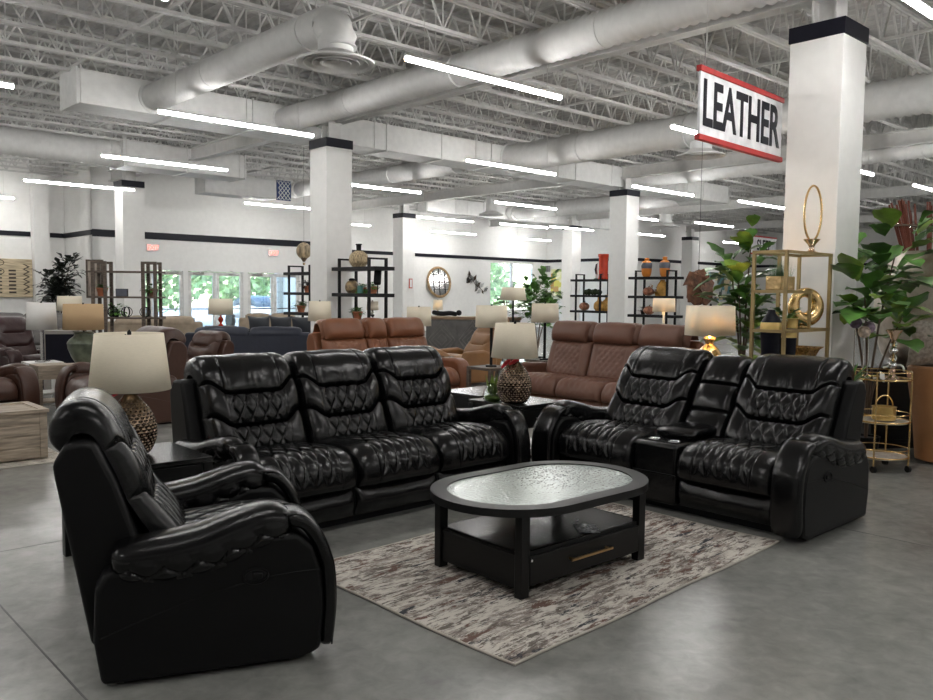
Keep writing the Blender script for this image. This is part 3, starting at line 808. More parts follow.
def rug_material(name, cream, taupe, dark, rust, sc):
    m, nt, b = nodes_of(name); L = nt.links
    tc = nt.nodes.new('ShaderNodeTexCoord')
    def layer(scale, seed, lo, hi, stretch, det=8):
        mp = nt.nodes.new('ShaderNodeMapping'); mp.inputs['Scale'].default_value = stretch; mp.inputs['Location'].default_value = (seed, seed*2.3, seed*.7)
        n = nt.nodes.new('ShaderNodeTexNoise'); n.inputs['Scale'].default_value = scale; n.inputs['Detail'].default_value = det; n.inputs['Roughness'].default_value = .72
        n.inputs['Distortion'].default_value = .35
        mr = nt.nodes.new('ShaderNodeMapRange'); mr.inputs['From Min'].default_value = lo; mr.inputs['From Max'].default_value = hi
        L.new(tc.outputs['Object'], mp.inputs['Vector']); L.new(mp.outputs[0], n.inputs['Vector']); L.new(n.outputs['Fac'], mr.inputs['Value']); return mr
    def mixc(f, a, c):
        x = nt.nodes.new('ShaderNodeMix'); x.data_type = 'RGBA'; L.new(f.outputs[0], x.inputs['Factor'])
        if isinstance(a, tuple): x.inputs[6].default_value = (*a, 1)
        else: L.new(a, x.inputs[6])
        x.inputs[7].default_value = (*c, 1); return x.outputs[2]
    c = mixc(layer(3*sc, 1, .44, .56, (.7, 1.6, 1)), cream, taupe)
    c = mixc(layer(7*sc, 5, .50, .55, (.6, 2.2, 1)), c, tuple(q*.55 for q in taupe))
    c = mixc(layer(9*sc, 9, .53, .57, (.5, 2.4, 1)), c, cream)
    # a worn border: two stripes that keep to the edge of the rug
    sp = nt.nodes.new('ShaderNodeSeparateXYZ'); L.new(tc.outputs['Object'], sp.inputs[0])
    c = mixc(layer(3.2*sc, 13, .56, .60, (.7, 2.5, 1)), c, rust)
    c = mixc(layer(3.0*sc, 21, .59, .62, (.6, 3.0, 1)), c, dark)
    c = mixc(layer(14*sc, 31, .58, .63, (1, 2, 1)), c, cream)
    L.new(c, b.inputs['Base Color']); b.inputs['Roughness'].default_value = .95; b.inputs['Specular IOR Level'].default_value = .1
    n2 = nt.nodes.new('ShaderNodeTexNoise'); n2.inputs['Scale'].default_value = 160
    L.new(tc.outputs['Object'], n2.inputs['Vector'])
    bp = nt.nodes.new('ShaderNodeBump'); bp.inputs['Strength'].default_value = .5; bp.inputs['Distance'].default_value = .004
    L.new(n2.outputs['Fac'], bp.inputs['Height']); L.new(bp.outputs['Normal'], b.inputs['Normal'])
    return m
def rug(label, u0, u1, v0, v1, rot, m, bind):
    x, y = W((u0+u1)/2, (v0+v1)/2); hu, hv = (u1-u0)/2, (v1-v0)/2
    nx, ny = 60, 36; P = []; random.seed(2)
    for j_ in range(ny+1):
        for i in range(nx+1):
            a, b = -hu+2*hu*i/nx, -hv+2*hv*j_/ny
            e = .006*math.sin(a*5.3+1)*(abs(b)/hv)**6
            P.append((a+(.01*math.sin(b*4)*(abs(a)/hu)**8), b+e, .007+.0018*math.sin(a*9+b*3)*math.sin(b*7)))
    F = [(j_*(nx+1)+i, j_*(nx+1)+i+1, (j_+1)*(nx+1)+i+1, (j_+1)*(nx+1)+i) for j_ in range(ny) for i in range(nx)]
    t = root('area_rug', label, 'rug', x, y, .002, RU+rot)
    MB().add(P, F).build('rug_pile', m, t, True)
    edge = [P[i] for i in range(nx+1)] + [P[j_*(nx+1)+nx] for j_ in range(1, ny+1)] + [P[ny*(nx+1)+i] for i in range(nx-1, -1, -1)] + [P[j_*(nx+1)] for j_ in range(ny-1, 0, -1)]
    MB().tube([(a, b, .005) for a, b, c in edge], .006, 6, True).build('rug_binding', bind, t, True)
rug('cream, taupe and charcoal distressed rug under the coffee table', 2.41, 4.93, 2.36, 4.0, math.radians(2.0),
    rug_material('distressed_rug', (.66, .62, .56), (.31, .265, .235), (.06, .062, .07), (.17, .105, .085), 1.6), mat('rug_binding_cloth', (.5, .46, .40), .9))
rug('ivory patterned rug at the left edge under the wooden trunk', .2, 2.4, 7.9, 9.5, 0,
    rug_material('ivory_rug', (.60, .57, .50), (.42, .38, .33), (.3, .27, .22), (.35, .3, .25), 2.0), mat('rug_binding_cloth', (.5, .46, .40), .9))

# ------------------------------------------------------------------ black end tables
def end_table(label, u0, u1, v0, v1, H=.6, face='-v'):
    x, y = W((u0+u1)/2, (v0+v1)/2); a, b = (u1-u0)/2, (v1-v0)/2
    rot = RU
    if face == '-u': rot = RU-PI/2; a, b = b, a
    t = root('end_table', label, 'end table', x, y, 0, rot, 'black end tables')
    MB().box(-a, a, -b, b, H-.03, H).build('table_top', BWOODTOP, t, bev=.004)
    for sx in (-1, 1):
        for sy in (-1, 1): MB().box(*sorted((sx*a, sx*(a-.055))), *sorted((sy*b, sy*(b-.055))), 0, H-.03).build('leg', BWOOD, t, bev=.003)
    MB().box(-a+.02, a-.02, -b+.03, b-.02, H-.21, H-.03).build('drawer_case', BWOOD, t)
    d = MB().box(-a+.06, a-.06, -b+.005, -b+.025, H-.2, H-.04).build('drawer_front', BWOOD, t, bev=.003)
    MB().bar((-.1, -b-.02, H-.12), (.1, -b-.02, H-.12), .011).bar((-.09, -b-.02, H-.12), (-.09, -b, H-.12), .009).bar((.09, -b-.02, H-.12), (.09, -b, H-.12), .009).build('handle', mat('silver_pull', (.6, .58, .55), .3, 1.), d)
    MB().box(-a+.02, a-.02, -b+.02, b-.02, .12, .15).build('lower_shelf', BWOODTOP, t)
    return t
end_table('black end table with a drawer between the armchair and the long black sofa', 1.48, 2.14, 4.5, 5.1)
end_table('black end table in the corner between black sofa and loveseat, holding the lamp', 5.08, 5.70, 4.82, 5.46, .6, '-v')
end_table('second black end table set just behind the corner one', 5.30, 5.98, 5.56, 6.15, .6, '-v')

# ------------------------------------------------------------------ table lamps
def shade(t, r0, r1, z0, z1, m, square=False, lit=0):
    n = 4 if square else 40
    mb = MB(); a, b = (r0, r1)
    if square:
        q = 1
        P = []
        for (r, z) in ((a, z0), (b, z1)):
            for (sx, sy) in ((-1, -1), (1, -1), (1, 1), (-1, 1)): P.append((sx*r, sy*r*.62, z))
        mb.add(P, [(k, (k+1) % 4, 4+(k+1) % 4, 4+k) for k in range(4)])
    else: mb.lathe([(a, z0), (b, z1)], 40, cap=False)
    o = mb.build('lamp_shade', m, t, 50)
    s = o.modifiers.new('cloth', 'SOLIDIFY'); s.thickness = .004
    k = MB()
    for a_ in (0, 2*PI/3, 4*PI/3): k.bar((0, 0, z1-.02), (b*.93*math.cos(a_), b*(.58 if square else .93)*math.sin(a_), z1-.015), .004)
    k.build('shade_spider', BMETAL, t)
    MB().lathe([(.004, z1-.03), (.012, z1-.005), (.012, z1+.008), (.004, z1+.018), (.002, z1+.022)], 12).build('finial', BMETAL, t, True)
    if lit:
        MB().ell((0, 0, (z0+z1)/2), (.03, .03, .04), 12, 8).build('light_bulb', BULB, t, True)
    else: MB().ell((0, 0, (z0+z1)/2), (.028, .028, .04), 12, 8).build('light_bulb', WHITEP, t, True)
def hammered(t, x):
    pass
def gourd_lamp(label, x, y, z, k=1., tagc=True, rot=0, sk=1., rib=1):
    t = root('table_lamp', label, 'table lamp', x, y, z, rot)
    prof0 = [(.075, 0), (.11, .02), (.138, .08), (.146, .14), (.135, .21), (.105, .27), (.065, .32), (.042, .35), (.036, .375)]
    D, tt, _ = catmull(prof0, 90); nth = 96
    def fn(a, z_, i):
        r = (z_/.018); c = a/(2*PI)*nth/4+.5*(int(r) % 2)
        d = math.hypot((c % 1)-.5, (r % 1)-.5)
        f = 1-.085*max(0, 1-(d/.42)**2)
        return f if .03 < z_ < .33 else 1
    MB().lathe([(a*k, b*k) for a, b in D], nth*2, fn=lambda a, z_, i: fn(a, z_/k, i)).build('lamp_base', BRONZE, t, True)
    MB().lathe([(.03*k, .37*k), (.022*k, .39*k), (.014*k, .40*k), (.014*k, .62*k)], 16).build('lamp_neck', BMETAL, t, 40)
    MB().lathe([(.08*k, -.0), (.085*k, .006), (.08*k, .012)], 30).build('lamp_foot', BMETAL, t, 40)
    shade(t, .228*k*sk, .19*k*sk, .385*k, (.385+.33*sk)*k, SHADEC)
    if tagc:
        r = MB().tube([(-.04*k, -.03*k, .365*k), (-.075*k, -.06*k, .34*k), (-.11*k, -.06*k, .30*k)], [.014, .02, .008], 6).tube([(.03*k, -.04*k, .37*k), (-.01, -.07*k, .355*k), (-.05*k, -.09*k, .33*k)], [.01, .02, .008], 6)
        if rib < 1: r = MB().tube([(-.05*k, -.02*k, .372*k), (-.085*k, -.05*k, .35*k), (-.10*k, -.06*k, .31*k)], [.006, .009, .004], 6)
        r.build('red_ribbon', REDFAB, t, True)
    return t
x, y = W(1.80, 4.85)
gourd_lamp('table lamp with hammered bronze gourd base and cream shade on the left end table', x, y, .6, 1.0, rib=.5)
x, y = W(5.2, 5.0)
gourd_lamp('table lamp with hammered bronze base and red ribbon on the corner end table', x, y, .6, 1.06, sk=.86)
# glass terrarium on the corner table
x, y = .24, 7.36
t = root('terrarium', 'small clear glass terrarium of moss beside the corner table lamp', 'terrarium', x, y, .6, 0)
MB().lathe([(.07, 0), (.085, .02), (.088, .05), (.075, .10), (.045, .13), (.035, .15), (.04, .16)], 24, cap=False).build('glass_bowl', GLASS, t, 50).modifiers.new('wall', 'SOLIDIFY').thickness = .003
MB().ell((0, 0, .03), (.078, .078, .025), 20, 8, lambda a, b: 1+.06*math.sin(a*9)*math.cos(b*8)).build('moss', LEAFY, t, True)
m = MB(); random.seed(8)
for _ in range(60):
    a = random.uniform(0, 2*PI); p = Vector((.03*math.cos(a), .03*math.sin(a), .05)); q = p+Vector((random.uniform(-.05, .05), random.uniform(-.05, .05), random.uniform(.06, .2)))
    s = Vector((random.gauss(0, 1), random.gauss(0, 1), 0)).normalized()*.012
    m.add([p, (p+q)/2+s, q, (p+q)/2-s], [(0, 1, 2, 3)])
m.build('fern_leaves', LEAFY, t)
# ------------------------------------------------------------------ brown and other seating behind
def power_sofa(t, layout, L, H, aw=.2, nu=44, arms=(True, True)):
    """contemporary power recliner: padded seats, channelled quilted back, raised headrest blocks, boxy rounded arms"""
    total = sum(w for _, w in layout); x = -total/2
    MB().box(-total/2, total/2, -.42, .44, .05, .32).build('base', H, t, bev=.01)
    MB().prism([(.22, .3), (.36, .95), (.42, 1.02), (.50, 1.0), (.55, .9), (.5, .1), (.3, .08)], -total/2-.06, total/2+.06, 'x').build('back_shell', H, t, bev=.02)
    for kind, w in layout:
        a, b = x+.006, x+w-.006; x += w
        pad(MB(), [(.2, .40), (0, .41), (-.25, .43), (-.40, .43), (-.46, .37), (-.47, .27)], a, b, .085, seat_feat(.09, .12, .013, .75), nu, nu, -1, pw=6, pe=9).build('seat_cushion', L, t, 60)
        pad(MB(), [(.13, .42), (.20, .62), (.26, .82), (.29, .93)], a, b, .10, lambda U, T, X, s: diamonds(X, s, .09, .12, .014)*(np.abs(2*U-1) < .55)-.012*np.exp(-((np.abs(2*U-1)-.62)/.03)**2), nu, nu, 1, pw=6, pe=6).build('backrest_cushion', L, t, 60)
        pad(MB(), [(.28, .94), (.31, 1.05), (.37, 1.13), (.44, 1.12), (.48, 1.02)], a, b, .06, plain_feat, 20, 24, 1, pw=7, pe=6).build('headrest_wing', L, t, 60)
        k = .07 if kind == 'seat' else .03
        pad(MB(), [(.22, .93), (.24, 1.04), (.29, 1.14), (.35, 1.15)], a+.02, b-k, .07, plain_feat, 24, 24, 1, pw=7, pe=5).build('headrest', L, t, 60)
        pad(MB(), FOOTP, a, b, .04, plain_feat, 20, 14, -1, pw=6, pe=3).build('footrest_panel', L, t, 60)
    for s_, on in zip((-1, 1), arms):
        if not on: continue
        xa, xb = sorted((s_*total/2, s_*(total/2+aw)))
        o = MB().prism([(.42, .04), (.46, .35), (.40, .58), (.2, .62), (-.36, .64), (-.46, .60), (-.52, .50), (-.54, .3), (-.52, .04)], xa, xb, 'x').build('armrest', L, t, bev=.05, seg=4)
        MB().box((xa+xb)/2-.04, (xa+xb)/2+.04, -.22, -.14, .64, .646).build('control_panel', CHROME, o)
def simple_sofa(t, w, n, m, H=.86, arms=True, pil=None, dep=.46):
    MB().box(-w/2, w/2, -dep+.03, dep, .06, .34).build('base', m, t, bev=.03)
    MB().box(-w/2, w/2, .26, dep+.06, .30, H-.06).build('back_frame', m, t, bev=.05, seg=3)
    for i in range(n):
        a = -w/2+(.16 if arms else .02)+i*(w-(.32 if arms else .04))/n; b = a+(w-(.32 if arms else .04))/n-.01
        MB().box(a, b, -dep, .2, .33, .47).build('seat_cushion', m, t, bev=.045, seg=3)
        pad(MB(), [(.10, .46), (.14, .62), (.18, .76), (.22, H)], a, b, .13, plain_feat, 20, 24, 1).build('back_cushion', m, t, 60)
        pad(MB(), [(.2, H-.12), (.28, H-.03), (.42, H-.03), (dep+.06, H-.12)], a, b, .06, plain_feat, 20, 20, 1).build('top_roll', m, t, 60)
    if arms:
        for s_ in (-1, 1):
            xa, xb = sorted((s_*(w/2-.15), s_*(w/2+.03))); MB().box(xa, xb, -dep, dep, .06, .60).build('armrest', m, t, bev=.05, seg=3)
    for sx in (-1, 1):
        for sy in (-1, 1): MB().lathe([(.02, 0), (.025, .07)], 10, (sx*(w/2-.1), sy*(dep-.1), 0)).build('foot', BMETAL, t)
x, y = W(6.86, 9.02)
t = root('power_sofa', 'cognac brown leather sofa with raised headrests behind the long black sofa', 'sofa', x, y, 0, FRONT_NEG_V)
power_sofa(t, [('seat', .72), ('console', .36), ('seat', .72)], BRN, BRN, .2)
x, y = W(8.32, 6.45)
t = root('power_sofa', 'tan brown leather three-seat sofa with raised headrests behind the loveseat', 'sofa', x, y, 0, FRONT_NEG_U)
power_sofa(t, [('seat', .72)]*3, BRN2, BRN, .18)
t = root('recliner_armchair', 'dark brown leather recliner behind the cream-shaded lamp at left', 'armchair', -4.12, 9.78, 0, FRONT_NEG_U)
recliner(t, [('seat', .84)], .22, DKBRN, DKBRN, nu=30, nv=36, quilt=False)
t = root('recliner_armchair', 'lower dark brown leather recliner left of the navy sofa', 'armchair', -4.05, 12.0, 0, FRONT_NEG_U+.3)
recliner(t, [('seat', .6)], .2, DKBRN, DKBRN, nu=30, nv=36, quilt=False); t.scale = (.9, .9, .86)
t = root('recliner_armchair', 'dark brown leather armchair cut by the left edge beside the wooden trunk', 'armchair', -5.82, 9.5, 0, math.radians(62))
recliner(t, [('seat', .62)], .22, DKBRN, DKBRN, nu=30, nv=36, quilt=False)
t = root('recliner_armchair', 'oxblood leather armchair at the left edge in front of the grey sofa', 'armchair', -7.0, 12.9, 0, math.radians(60))
recliner(t, [('seat', .64)], .22, OXB, OXB, nu=30, nv=36, quilt=False)
t = root('fabric_sofa', 'grey upholstered sofa against the left wall below the wood wall panel', 'sofa', -8.95, 15.3, 0, FRONT_NEG_V)
simple_sofa(t, 3.2, 4, GREYF, 1.05)
t = root('fabric_sofa', 'beige channel-back sofa behind the plank shelf', 'sofa', -6.3, 16.7, 0, FRONT_NEG_V+PI-.5)
simple_sofa(t, 1.8, 2, BEIGE, 1.0)
t = root('fabric_sofa', 'small beige sofa just inside the right entrance doors', 'sofa', -4.9, 20.3, 0, FRONT_NEG_V+PI-.4)
simple_sofa(t, 1.5, 2, BEIGE, .98)
t = root('leather_sofa', 'navy blue leather sofa seen from behind, in front of the entrance doors', 'sofa', -4.2, 15.9, 0, FRONT_NEG_V+PI-.55)
simple_sofa(t, 2.3, 2, NAVY, .84)
def cushion(label, x, y, z, s, m, rot=0, tilt=.25, name='throw_pillow'):
    t = root(name, label, 'cushion', x, y, z, rot)
    mb = MB(); n = 22; P = []; u = np.linspace(-1, 1, n)
    for sgn in (-1, 1):
        for b in u:
            for a in u:
                w = 1-.10*(1-abs(a)**2)*abs(b)**3; w2 = 1-.10*(1-abs(b)**2)*abs(a)**3
                h = .17*s*(1-a*a)**.5*(1-b*b)**.5*sgn
                P.append((a*s/2*w2, h*math.cos(tilt)+(b+1)*s/2*math.sin(tilt)*w, (b*w+1)*s/2*math.cos(tilt)+abs(h)*.1))
    F = [(j_*n+i, j_*n+i+1, (j_+1)*n+i+1, (j_+1)*n+i) for j_ in range(n-1) for i in range(n-1)]
    mb.add(P, F+[tuple(q+n*n for q in f[::-1]) for f in F]).build('cushion_cover', m, t, True); return t
for dx, lab in ((0, 'charcoal leather pillow at the right end of the navy sofa, nearest the column'), (-.42, 'charcoal leather pillow second from the right on the navy sofa'), (-.84, 'charcoal leather pillow third from the right on the navy sofa')):
    cushion(lab, -3.25+dx, 16.33+dx*.1, .60, .48, CHARC, 2.9, .15)
# camel recliner with its footrest out
t = root('recliner_armchair', 'camel leather recliner with raised footrest in front of the grey sideboard', 'recliner chair', -.02, 14.2, 0, math.radians(-55))
MB().box(-.36, .36, -.35, .35, .05, .32).build('base', CAMEL, t, bev=.04)
pad(MB(), [(.25, .36), (0, .38), (-.3, .42), (-.42, .38)], -.33, .33, .10, plain_feat, 24, 24, -1).build('seat_cushion', CAMEL, t, 60)
pad(MB(), [(.2, .42), (.38, .66), (.55, .92), (.62, 1.06), (.72, 1.04)], -.34, .34, .12, back_feat(False), 30, 40, 1).build('backrest_cushion', CAMEL, t, 60)
MB().prism([(.22, .32), (.6, 1.0), (.74, .98), (.5, .3)], -.36, .36, 'x').build('back_shell', CAMEL, t, bev=.03)
pad(MB(), [(-.42, .42), (-.62, .50), (-.86, .60), (-.95, .58)], -.31, .31, .09, plain_feat, 24, 24, -1).build('footrest_panel', CAMEL, t, 60)
for s_ in (-1, 1):
    a, b = sorted((s_*.34, s_*.46)); MB().prism([(.3, .05), (.38, .5), (.1, .6), (-.3, .58), (-.38, .4), (-.36, .05)], a, b, 'x').build('armrest', CAMEL, t, bev=.04, seg=3)
MB().box(-.02, .02, -.6, -.3, .3, .44).build('footrest_bracket', BMETAL, t)
# barrel chair at the right edge
t = root('barrel_chair', 'tan suede barrel chair cut by the right edge', 'armchair', 4.72, 7.75, 0, math.radians(200))
A = np.linspace(math.radians(-25), math.radians(205), 40); n = len(A); P = []
for (ro, ri, z) in ((.42, .34, .03), (.46, .36, .45), (.53, .42, .86), (.52, .46, .93)):
    P += [(ro*math.cos(a), ro*math.sin(a), z) for a in A] + [(ri*math.cos(a), ri*math.sin(a), z) for a in A]
F = []
for l in range(3):
    o = 2*n*l
    for k in range(n-1):
        F += [(o+k, o+k+1, o+2*n+k+1, o+2*n+k), (o+n+k+1, o+n+k, o+3*n+k, o+3*n+k+1)]
    F += [(o, o+2*n, o+3*n, o+n), (o+n-1, o+2*n-1, o+4*n-1, o+3*n-1)]
F += [(k, n+k, n+k+1, k+1) for k in range(n-1)] + [(6*n+k, 6*n+k+1, 7*n+k+1, 7*n+k) for k in range(n-1)]
MB().add(P, F).build('barrel_back', TANCH, t, 50, bev=.02)
MB().lathe([(.001, .1), (.36, .1), (.37, .30), (.365, .42), (.33, .46), (.001, .47)], 36).build('seat_cushion', TANCH, t, 50)

# ------------------------------------------------------------------ tables and cabinets
def side_table(label, x, y, s, H, m, rot=RU, name='side_table', kind='side table', thick=.035, shelf=.15, apron=0):
    t = root(name, label, kind, x, y, 0, rot)
    MB().box(-s/2, s/2, -s/2, s/2, H-thick, H).build('table_top', m, t, bev=.004)
    for sx in (-1, 1):
        for sy in (-1, 1): MB().box(*sorted((sx*s/2, sx*(s/2-.045))), *sorted((sy*s/2, sy*(s/2-.045))), 0, H-thick).build('leg', m, t)
    if apron: MB().box(-s/2+.02, s/2-.02, -s/2+.01, s/2-.01, H-thick-apron, H-thick).build('drawer', m, t, bev=.004)
    MB().box(-s/2+.02, s/2-.02, -s/2+.02, s/2-.02, shelf, shelf+.02).build('lower_shelf', m, t)
    return t
WHITET = mat('white_lacquer', (.72, .71, .69), .35)
side_table('white side table holding the white-shaded lamp at left', -5.76, 11.1, .42, .58, WHITET)
side_table('pale side table under the green ceramic lamp', -5.12, 10.95, .45, .57, GREYWOOD, apron=.12)
side_table('grey oak end table between the two dark brown leather seats', -5.24, 10.3, .40, .62, GREYWOOD, rot=FRONT_NEG_V, name='end_table', kind='end table', apron=.14)
side_table('dark side table behind the navy sofa under the red-based lamp', -5.28, 17.6, .5, .81, SHELFWOOD)
side_table('side table between the cognac sofa and the left centre column', -2.24, 12.5, .45, .62, SHELFWOOD)
side_table('side table behind the right end of the cognac sofa', -.76, 13.0, .4, .62, SHELFWOOD)
side_table('side table at the left end of the tan brown sofa', .32, 10.6, .45, .62, SHELFWOOD)
side_table('side table behind the left end of the tan brown sofa', 1.12, 11.85, .4, .62, SHELFWOOD)
side_table('dark end table behind the loveseat under the lit gold lamp', 2.36, 7.95, .45, .62, BWOOD, name='end_table', kind='end table')
side_table('tall dark side table under the lit lamp at centre right', 3.48, 14.5, .45, .72, SHELFWOOD)
side_table('small console under the far lit lamp below the round mirror', -.85, 24, .4, .8, SHELFWOOD)
side_table('side table in front of the ficus at centre', .86, 15.3, .45, .9, SHELFWOOD)
# wooden trunk
x, y = W(1.72, 8.42)
t = root('wooden_trunk', 'weathered grey wooden trunk table standing on the ivory rug at left', 'trunk', x, y, .02, RU)
MB().box(-.52, .52, -.32, .32, .0, .42).build('trunk_body', GREYWOOD, t, bev=.006)
for sx in (-1, 1):
    a, b = sorted((sx*.525, sx*.46))
    MB().box(a, b, -.33, .33, 0, .44).build('corner_batten', GREYWOOD, t, bev=.004)
for k in range(4): MB().box(-.46, .46, -.327, -.32, .01+k*.105, .1+k*.105).build('front_plank', GREYWOOD, t, bev=.003)
MB().box(-.54, .54, -.34, -.27, .42, .45).box(-.54, .54, .27, .34, .42, .45).box(-.54, -.47, -.27, .27, .42, .45).box(.47, .54, -.27, .27, .42, .45).each('lid_rail', GREYWOOD, t)
MB().box(-.47, .47, -.27, .27, .415, .435).build('lid_panel', GREYWOOD, t)
# black-fronted cabinet far left
t = root('media_cabinet', 'grey framed cabinet with a black front panel behind the white side table', 'cabinet', -6.05, 12.3, 0, .25)
MB().box(-.25, .25, -.2, .2, 0, .95).build('cabinet_frame', mat('taupe_lacquer', (.22, .20, .185), .5), t, bev=.006)
MB().box(-.21, .21, -.208, -.2, .30, .90).build('black_panel', BLACKP, t, bev=.004)
# sideboard with lozenge doors
t = root('sideboard', 'grey sideboard with carved lozenge doors and a brown wood top', 'sideboard', .15, 17.7, 0, -.1)
MB().box(-1.0, 1.0, -.25, .25, .12, 1.0).build('cabinet_body', mat('grey_stain', (.13, .125, .12), .6), t, bev=.006)
MB().box(-1.03, 1.03, -.28, .28, 1.0, 1.06).build('cabinet_top', mat('warm_oak', (.25, .16, .10), .5, var=.3, stretch=(1, 10, 10), scale=5), t, bev=.005)
for k in range(3):
    d = MB().box(-.97+k*.66, -.35+k*.66, -.27, -.25, .16, .97).build('door', mat('grey_stain', (.13, .125, .12), .6), t, bev=.004)
    c = (-.66+k*.66, .565)
    for r in (.12, .22, .32, .42):
        e = [(c[0]+sx*min(r, .29) if sy == 0 else c[0]+sx*0, -.275, c[1]+sy*r) for sx, sy in ((1, 0), (0, 1), (-1, 0), (0, -1))]
        MB().tube(e, .006, 4, True).build('carved_lozenge', mat('grey_stain_light', (.22, .21, .2), .6), d)
for sx in (-1, 1):
    for sy in (-1, 1): MB().box(sx*.95-.03, sx*.95+.03, sy*.2-.03, sy*.2+.03, 0, .12).build('leg', BMETAL, t)
t = root('black_figurine', 'black reclining figurine on the grey sideboard', 'figurine', -.45, 17.6, 1.06, 0)
sweep(MB(), [(-.25, .04), (-.1, .07), (.1, .06), (.3, .09)], .12, .1, 16).build('figure_body', BMETAL, t, True)
MB().ell((0, -.28, .08), (.06, .06, .06)).build('figure_head', BMETAL, t, True); t.rotation_euler = (0, 0, PI/2)
# black console behind the bar cart
t = root('console_table', 'black console behind the gold bar cart, carrying the mottled urn', 'console', 4.85, 8.75, 0, math.radians(8))
MB().box(-.75, .75, -.33, .33, .80, .85).build('table_top', BWOODTOP, t, bev=.005)
MB().box(-.72, .72, -.28, .30, .06, .80).build('cabinet_body', BWOOD, t, bev=.004)
for k in range(2): MB().box(-.70+k*.71, -.02+k*.71, -.295, -.28, .1, .77).build('door', BWOOD, t, bev=.003)
MB().box(-.7, .7, -.25, .27, 0, .06).build('plinth', BMETAL, t)

# ------------------------------------------------------------------ lamps
def lamp(label, x, y, z, base, r0, r1, hs, hb, m, lit=0, square=False, bm=None, rot=0):
    """base kinds: 'jar', 'stem', 'gourd', 'urn'"""
    t = root('table_lamp', label, 'table lamp', x, y, z, rot)
    if base == 'jar':
        prof = [(.075, 0), (.09, .01), (.13, .08), (.165, .17), (.17, .22), (.175, .225), (.172, .235), (.15, .27), (.10, .31), (.095, .335), (.11, .345), (.09, .355)]
        MB().lathe([(a*hb/.38, b*hb/.38) for a, b in prof], 36).build('lamp_base', bm, t, 50)
        MB().lathe([(.012, hb*.93), (.012, hb+hs*.6)], 10).build('lamp_neck', BMETAL, t)
    elif base == 'stem':
        MB().box(-.07, .07, -.07, .07, 0, .02).build('lamp_foot', bm, t, bev=.003)
        MB().box(-.018, .018, -.018, .018, .02, hb+hs*.6).build('lamp_stem', bm, t)
    elif base == 'gourd':
        D, _, _ = catmull([(.07, 0), (.085, .02), (.05, .05), (.03, .09), (.06, .14), (.085, .2), (.06, .27), (.025, .31), (.04, .34), (.015, .36)], 40)
        MB().lathe([(a*hb/.36, b*hb/.36) for a, b in D], 28).build('lamp_base', bm, t, True)
        MB().lathe([(.01, hb*.98), (.01, hb+hs*.6)], 10).build('lamp_neck', BMETAL, t)
    shade(t, r0, r1, hb, hb+hs, m, square, lit)
    return t
lamp('lamp with tan drum shade and green ceramic jar base at left', -5.12, 10.95, .57, 'jar', .255, .245, .34, .46, SHADET, 0, bm=mat('green_ceramic', (.12, .14, .10), .3, var=.4))
lamp('lamp with white drum shade on a chrome stem at left', -5.72, 11.03, .58, 'stem', .19, .175, .36, .44, SHADEW, 0, bm=CHROME)
lamp('small lamp with cream shade and red base in front of the entrance doors', -5.28, 17.6, .81, 'gourd', .26, .25, .34, .24, SHADEC, bm=REDCER)
lamp('cream-shaded lamp in front of the left centre column', -2.24, 12.5, .62, 'gourd', .18, .16, .30, .50, SHADEC, bm=TERRA)
lamp('cream-shaded lamp right of the cognac sofa headrests', -.76, 13.0, .62, 'gourd', .20, .19, .30, .42, SHADEC, bm=GOLD)
lamp('square cream-shaded lamp just behind the corner table lamp', .32, 10.6, .62, 'stem', .21, .20, .28, .51, SHADEC, bm=BMETAL, square=False)
lamp('smaller cream-shaded lamp in front of the ficus', .86, 15.3, .9, 'stem', .25, .21, .24, .54, SHADEC, bm=BMETAL)
lamp('cream-shaded lamp left of the tan brown sofa headrests', 1.12, 11.75, .62, 'stem', .20, .19, .27, .54, SHADEC, bm=BMETAL)
lamp('lit lamp with square shade on a gold base behind the loveseat', 2.36, 7.95, .62, 'gourd', .205, .195, .29, .56, SHADEC, 1, True, GOLD, rot=.35)
lamp('lit lamp with drum shade on a thin stem below the orange vases', 3.48, 14.5, .72, 'stem', .20, .19, .24, .55, SHADEC, 1, bm=WHITEP)
lamp('small lit lamp directly below the round wall mirror', -.85, 24.0, .8, 'stem', .15, .13, .30, .26, SHADEC, 1, bm=GOLD)
t = lamp('plain cream-shaded lamp behind the tan-shaded lamp at far left', -6.68, 13.8, .9, 'stem', .2, .19, .25, .3, SHADEC, bm=CHROME)
side_table('small side table at far left behind the tan-shaded lamp', -6.68, 13.8, .4, .9, SHELFWOOD)

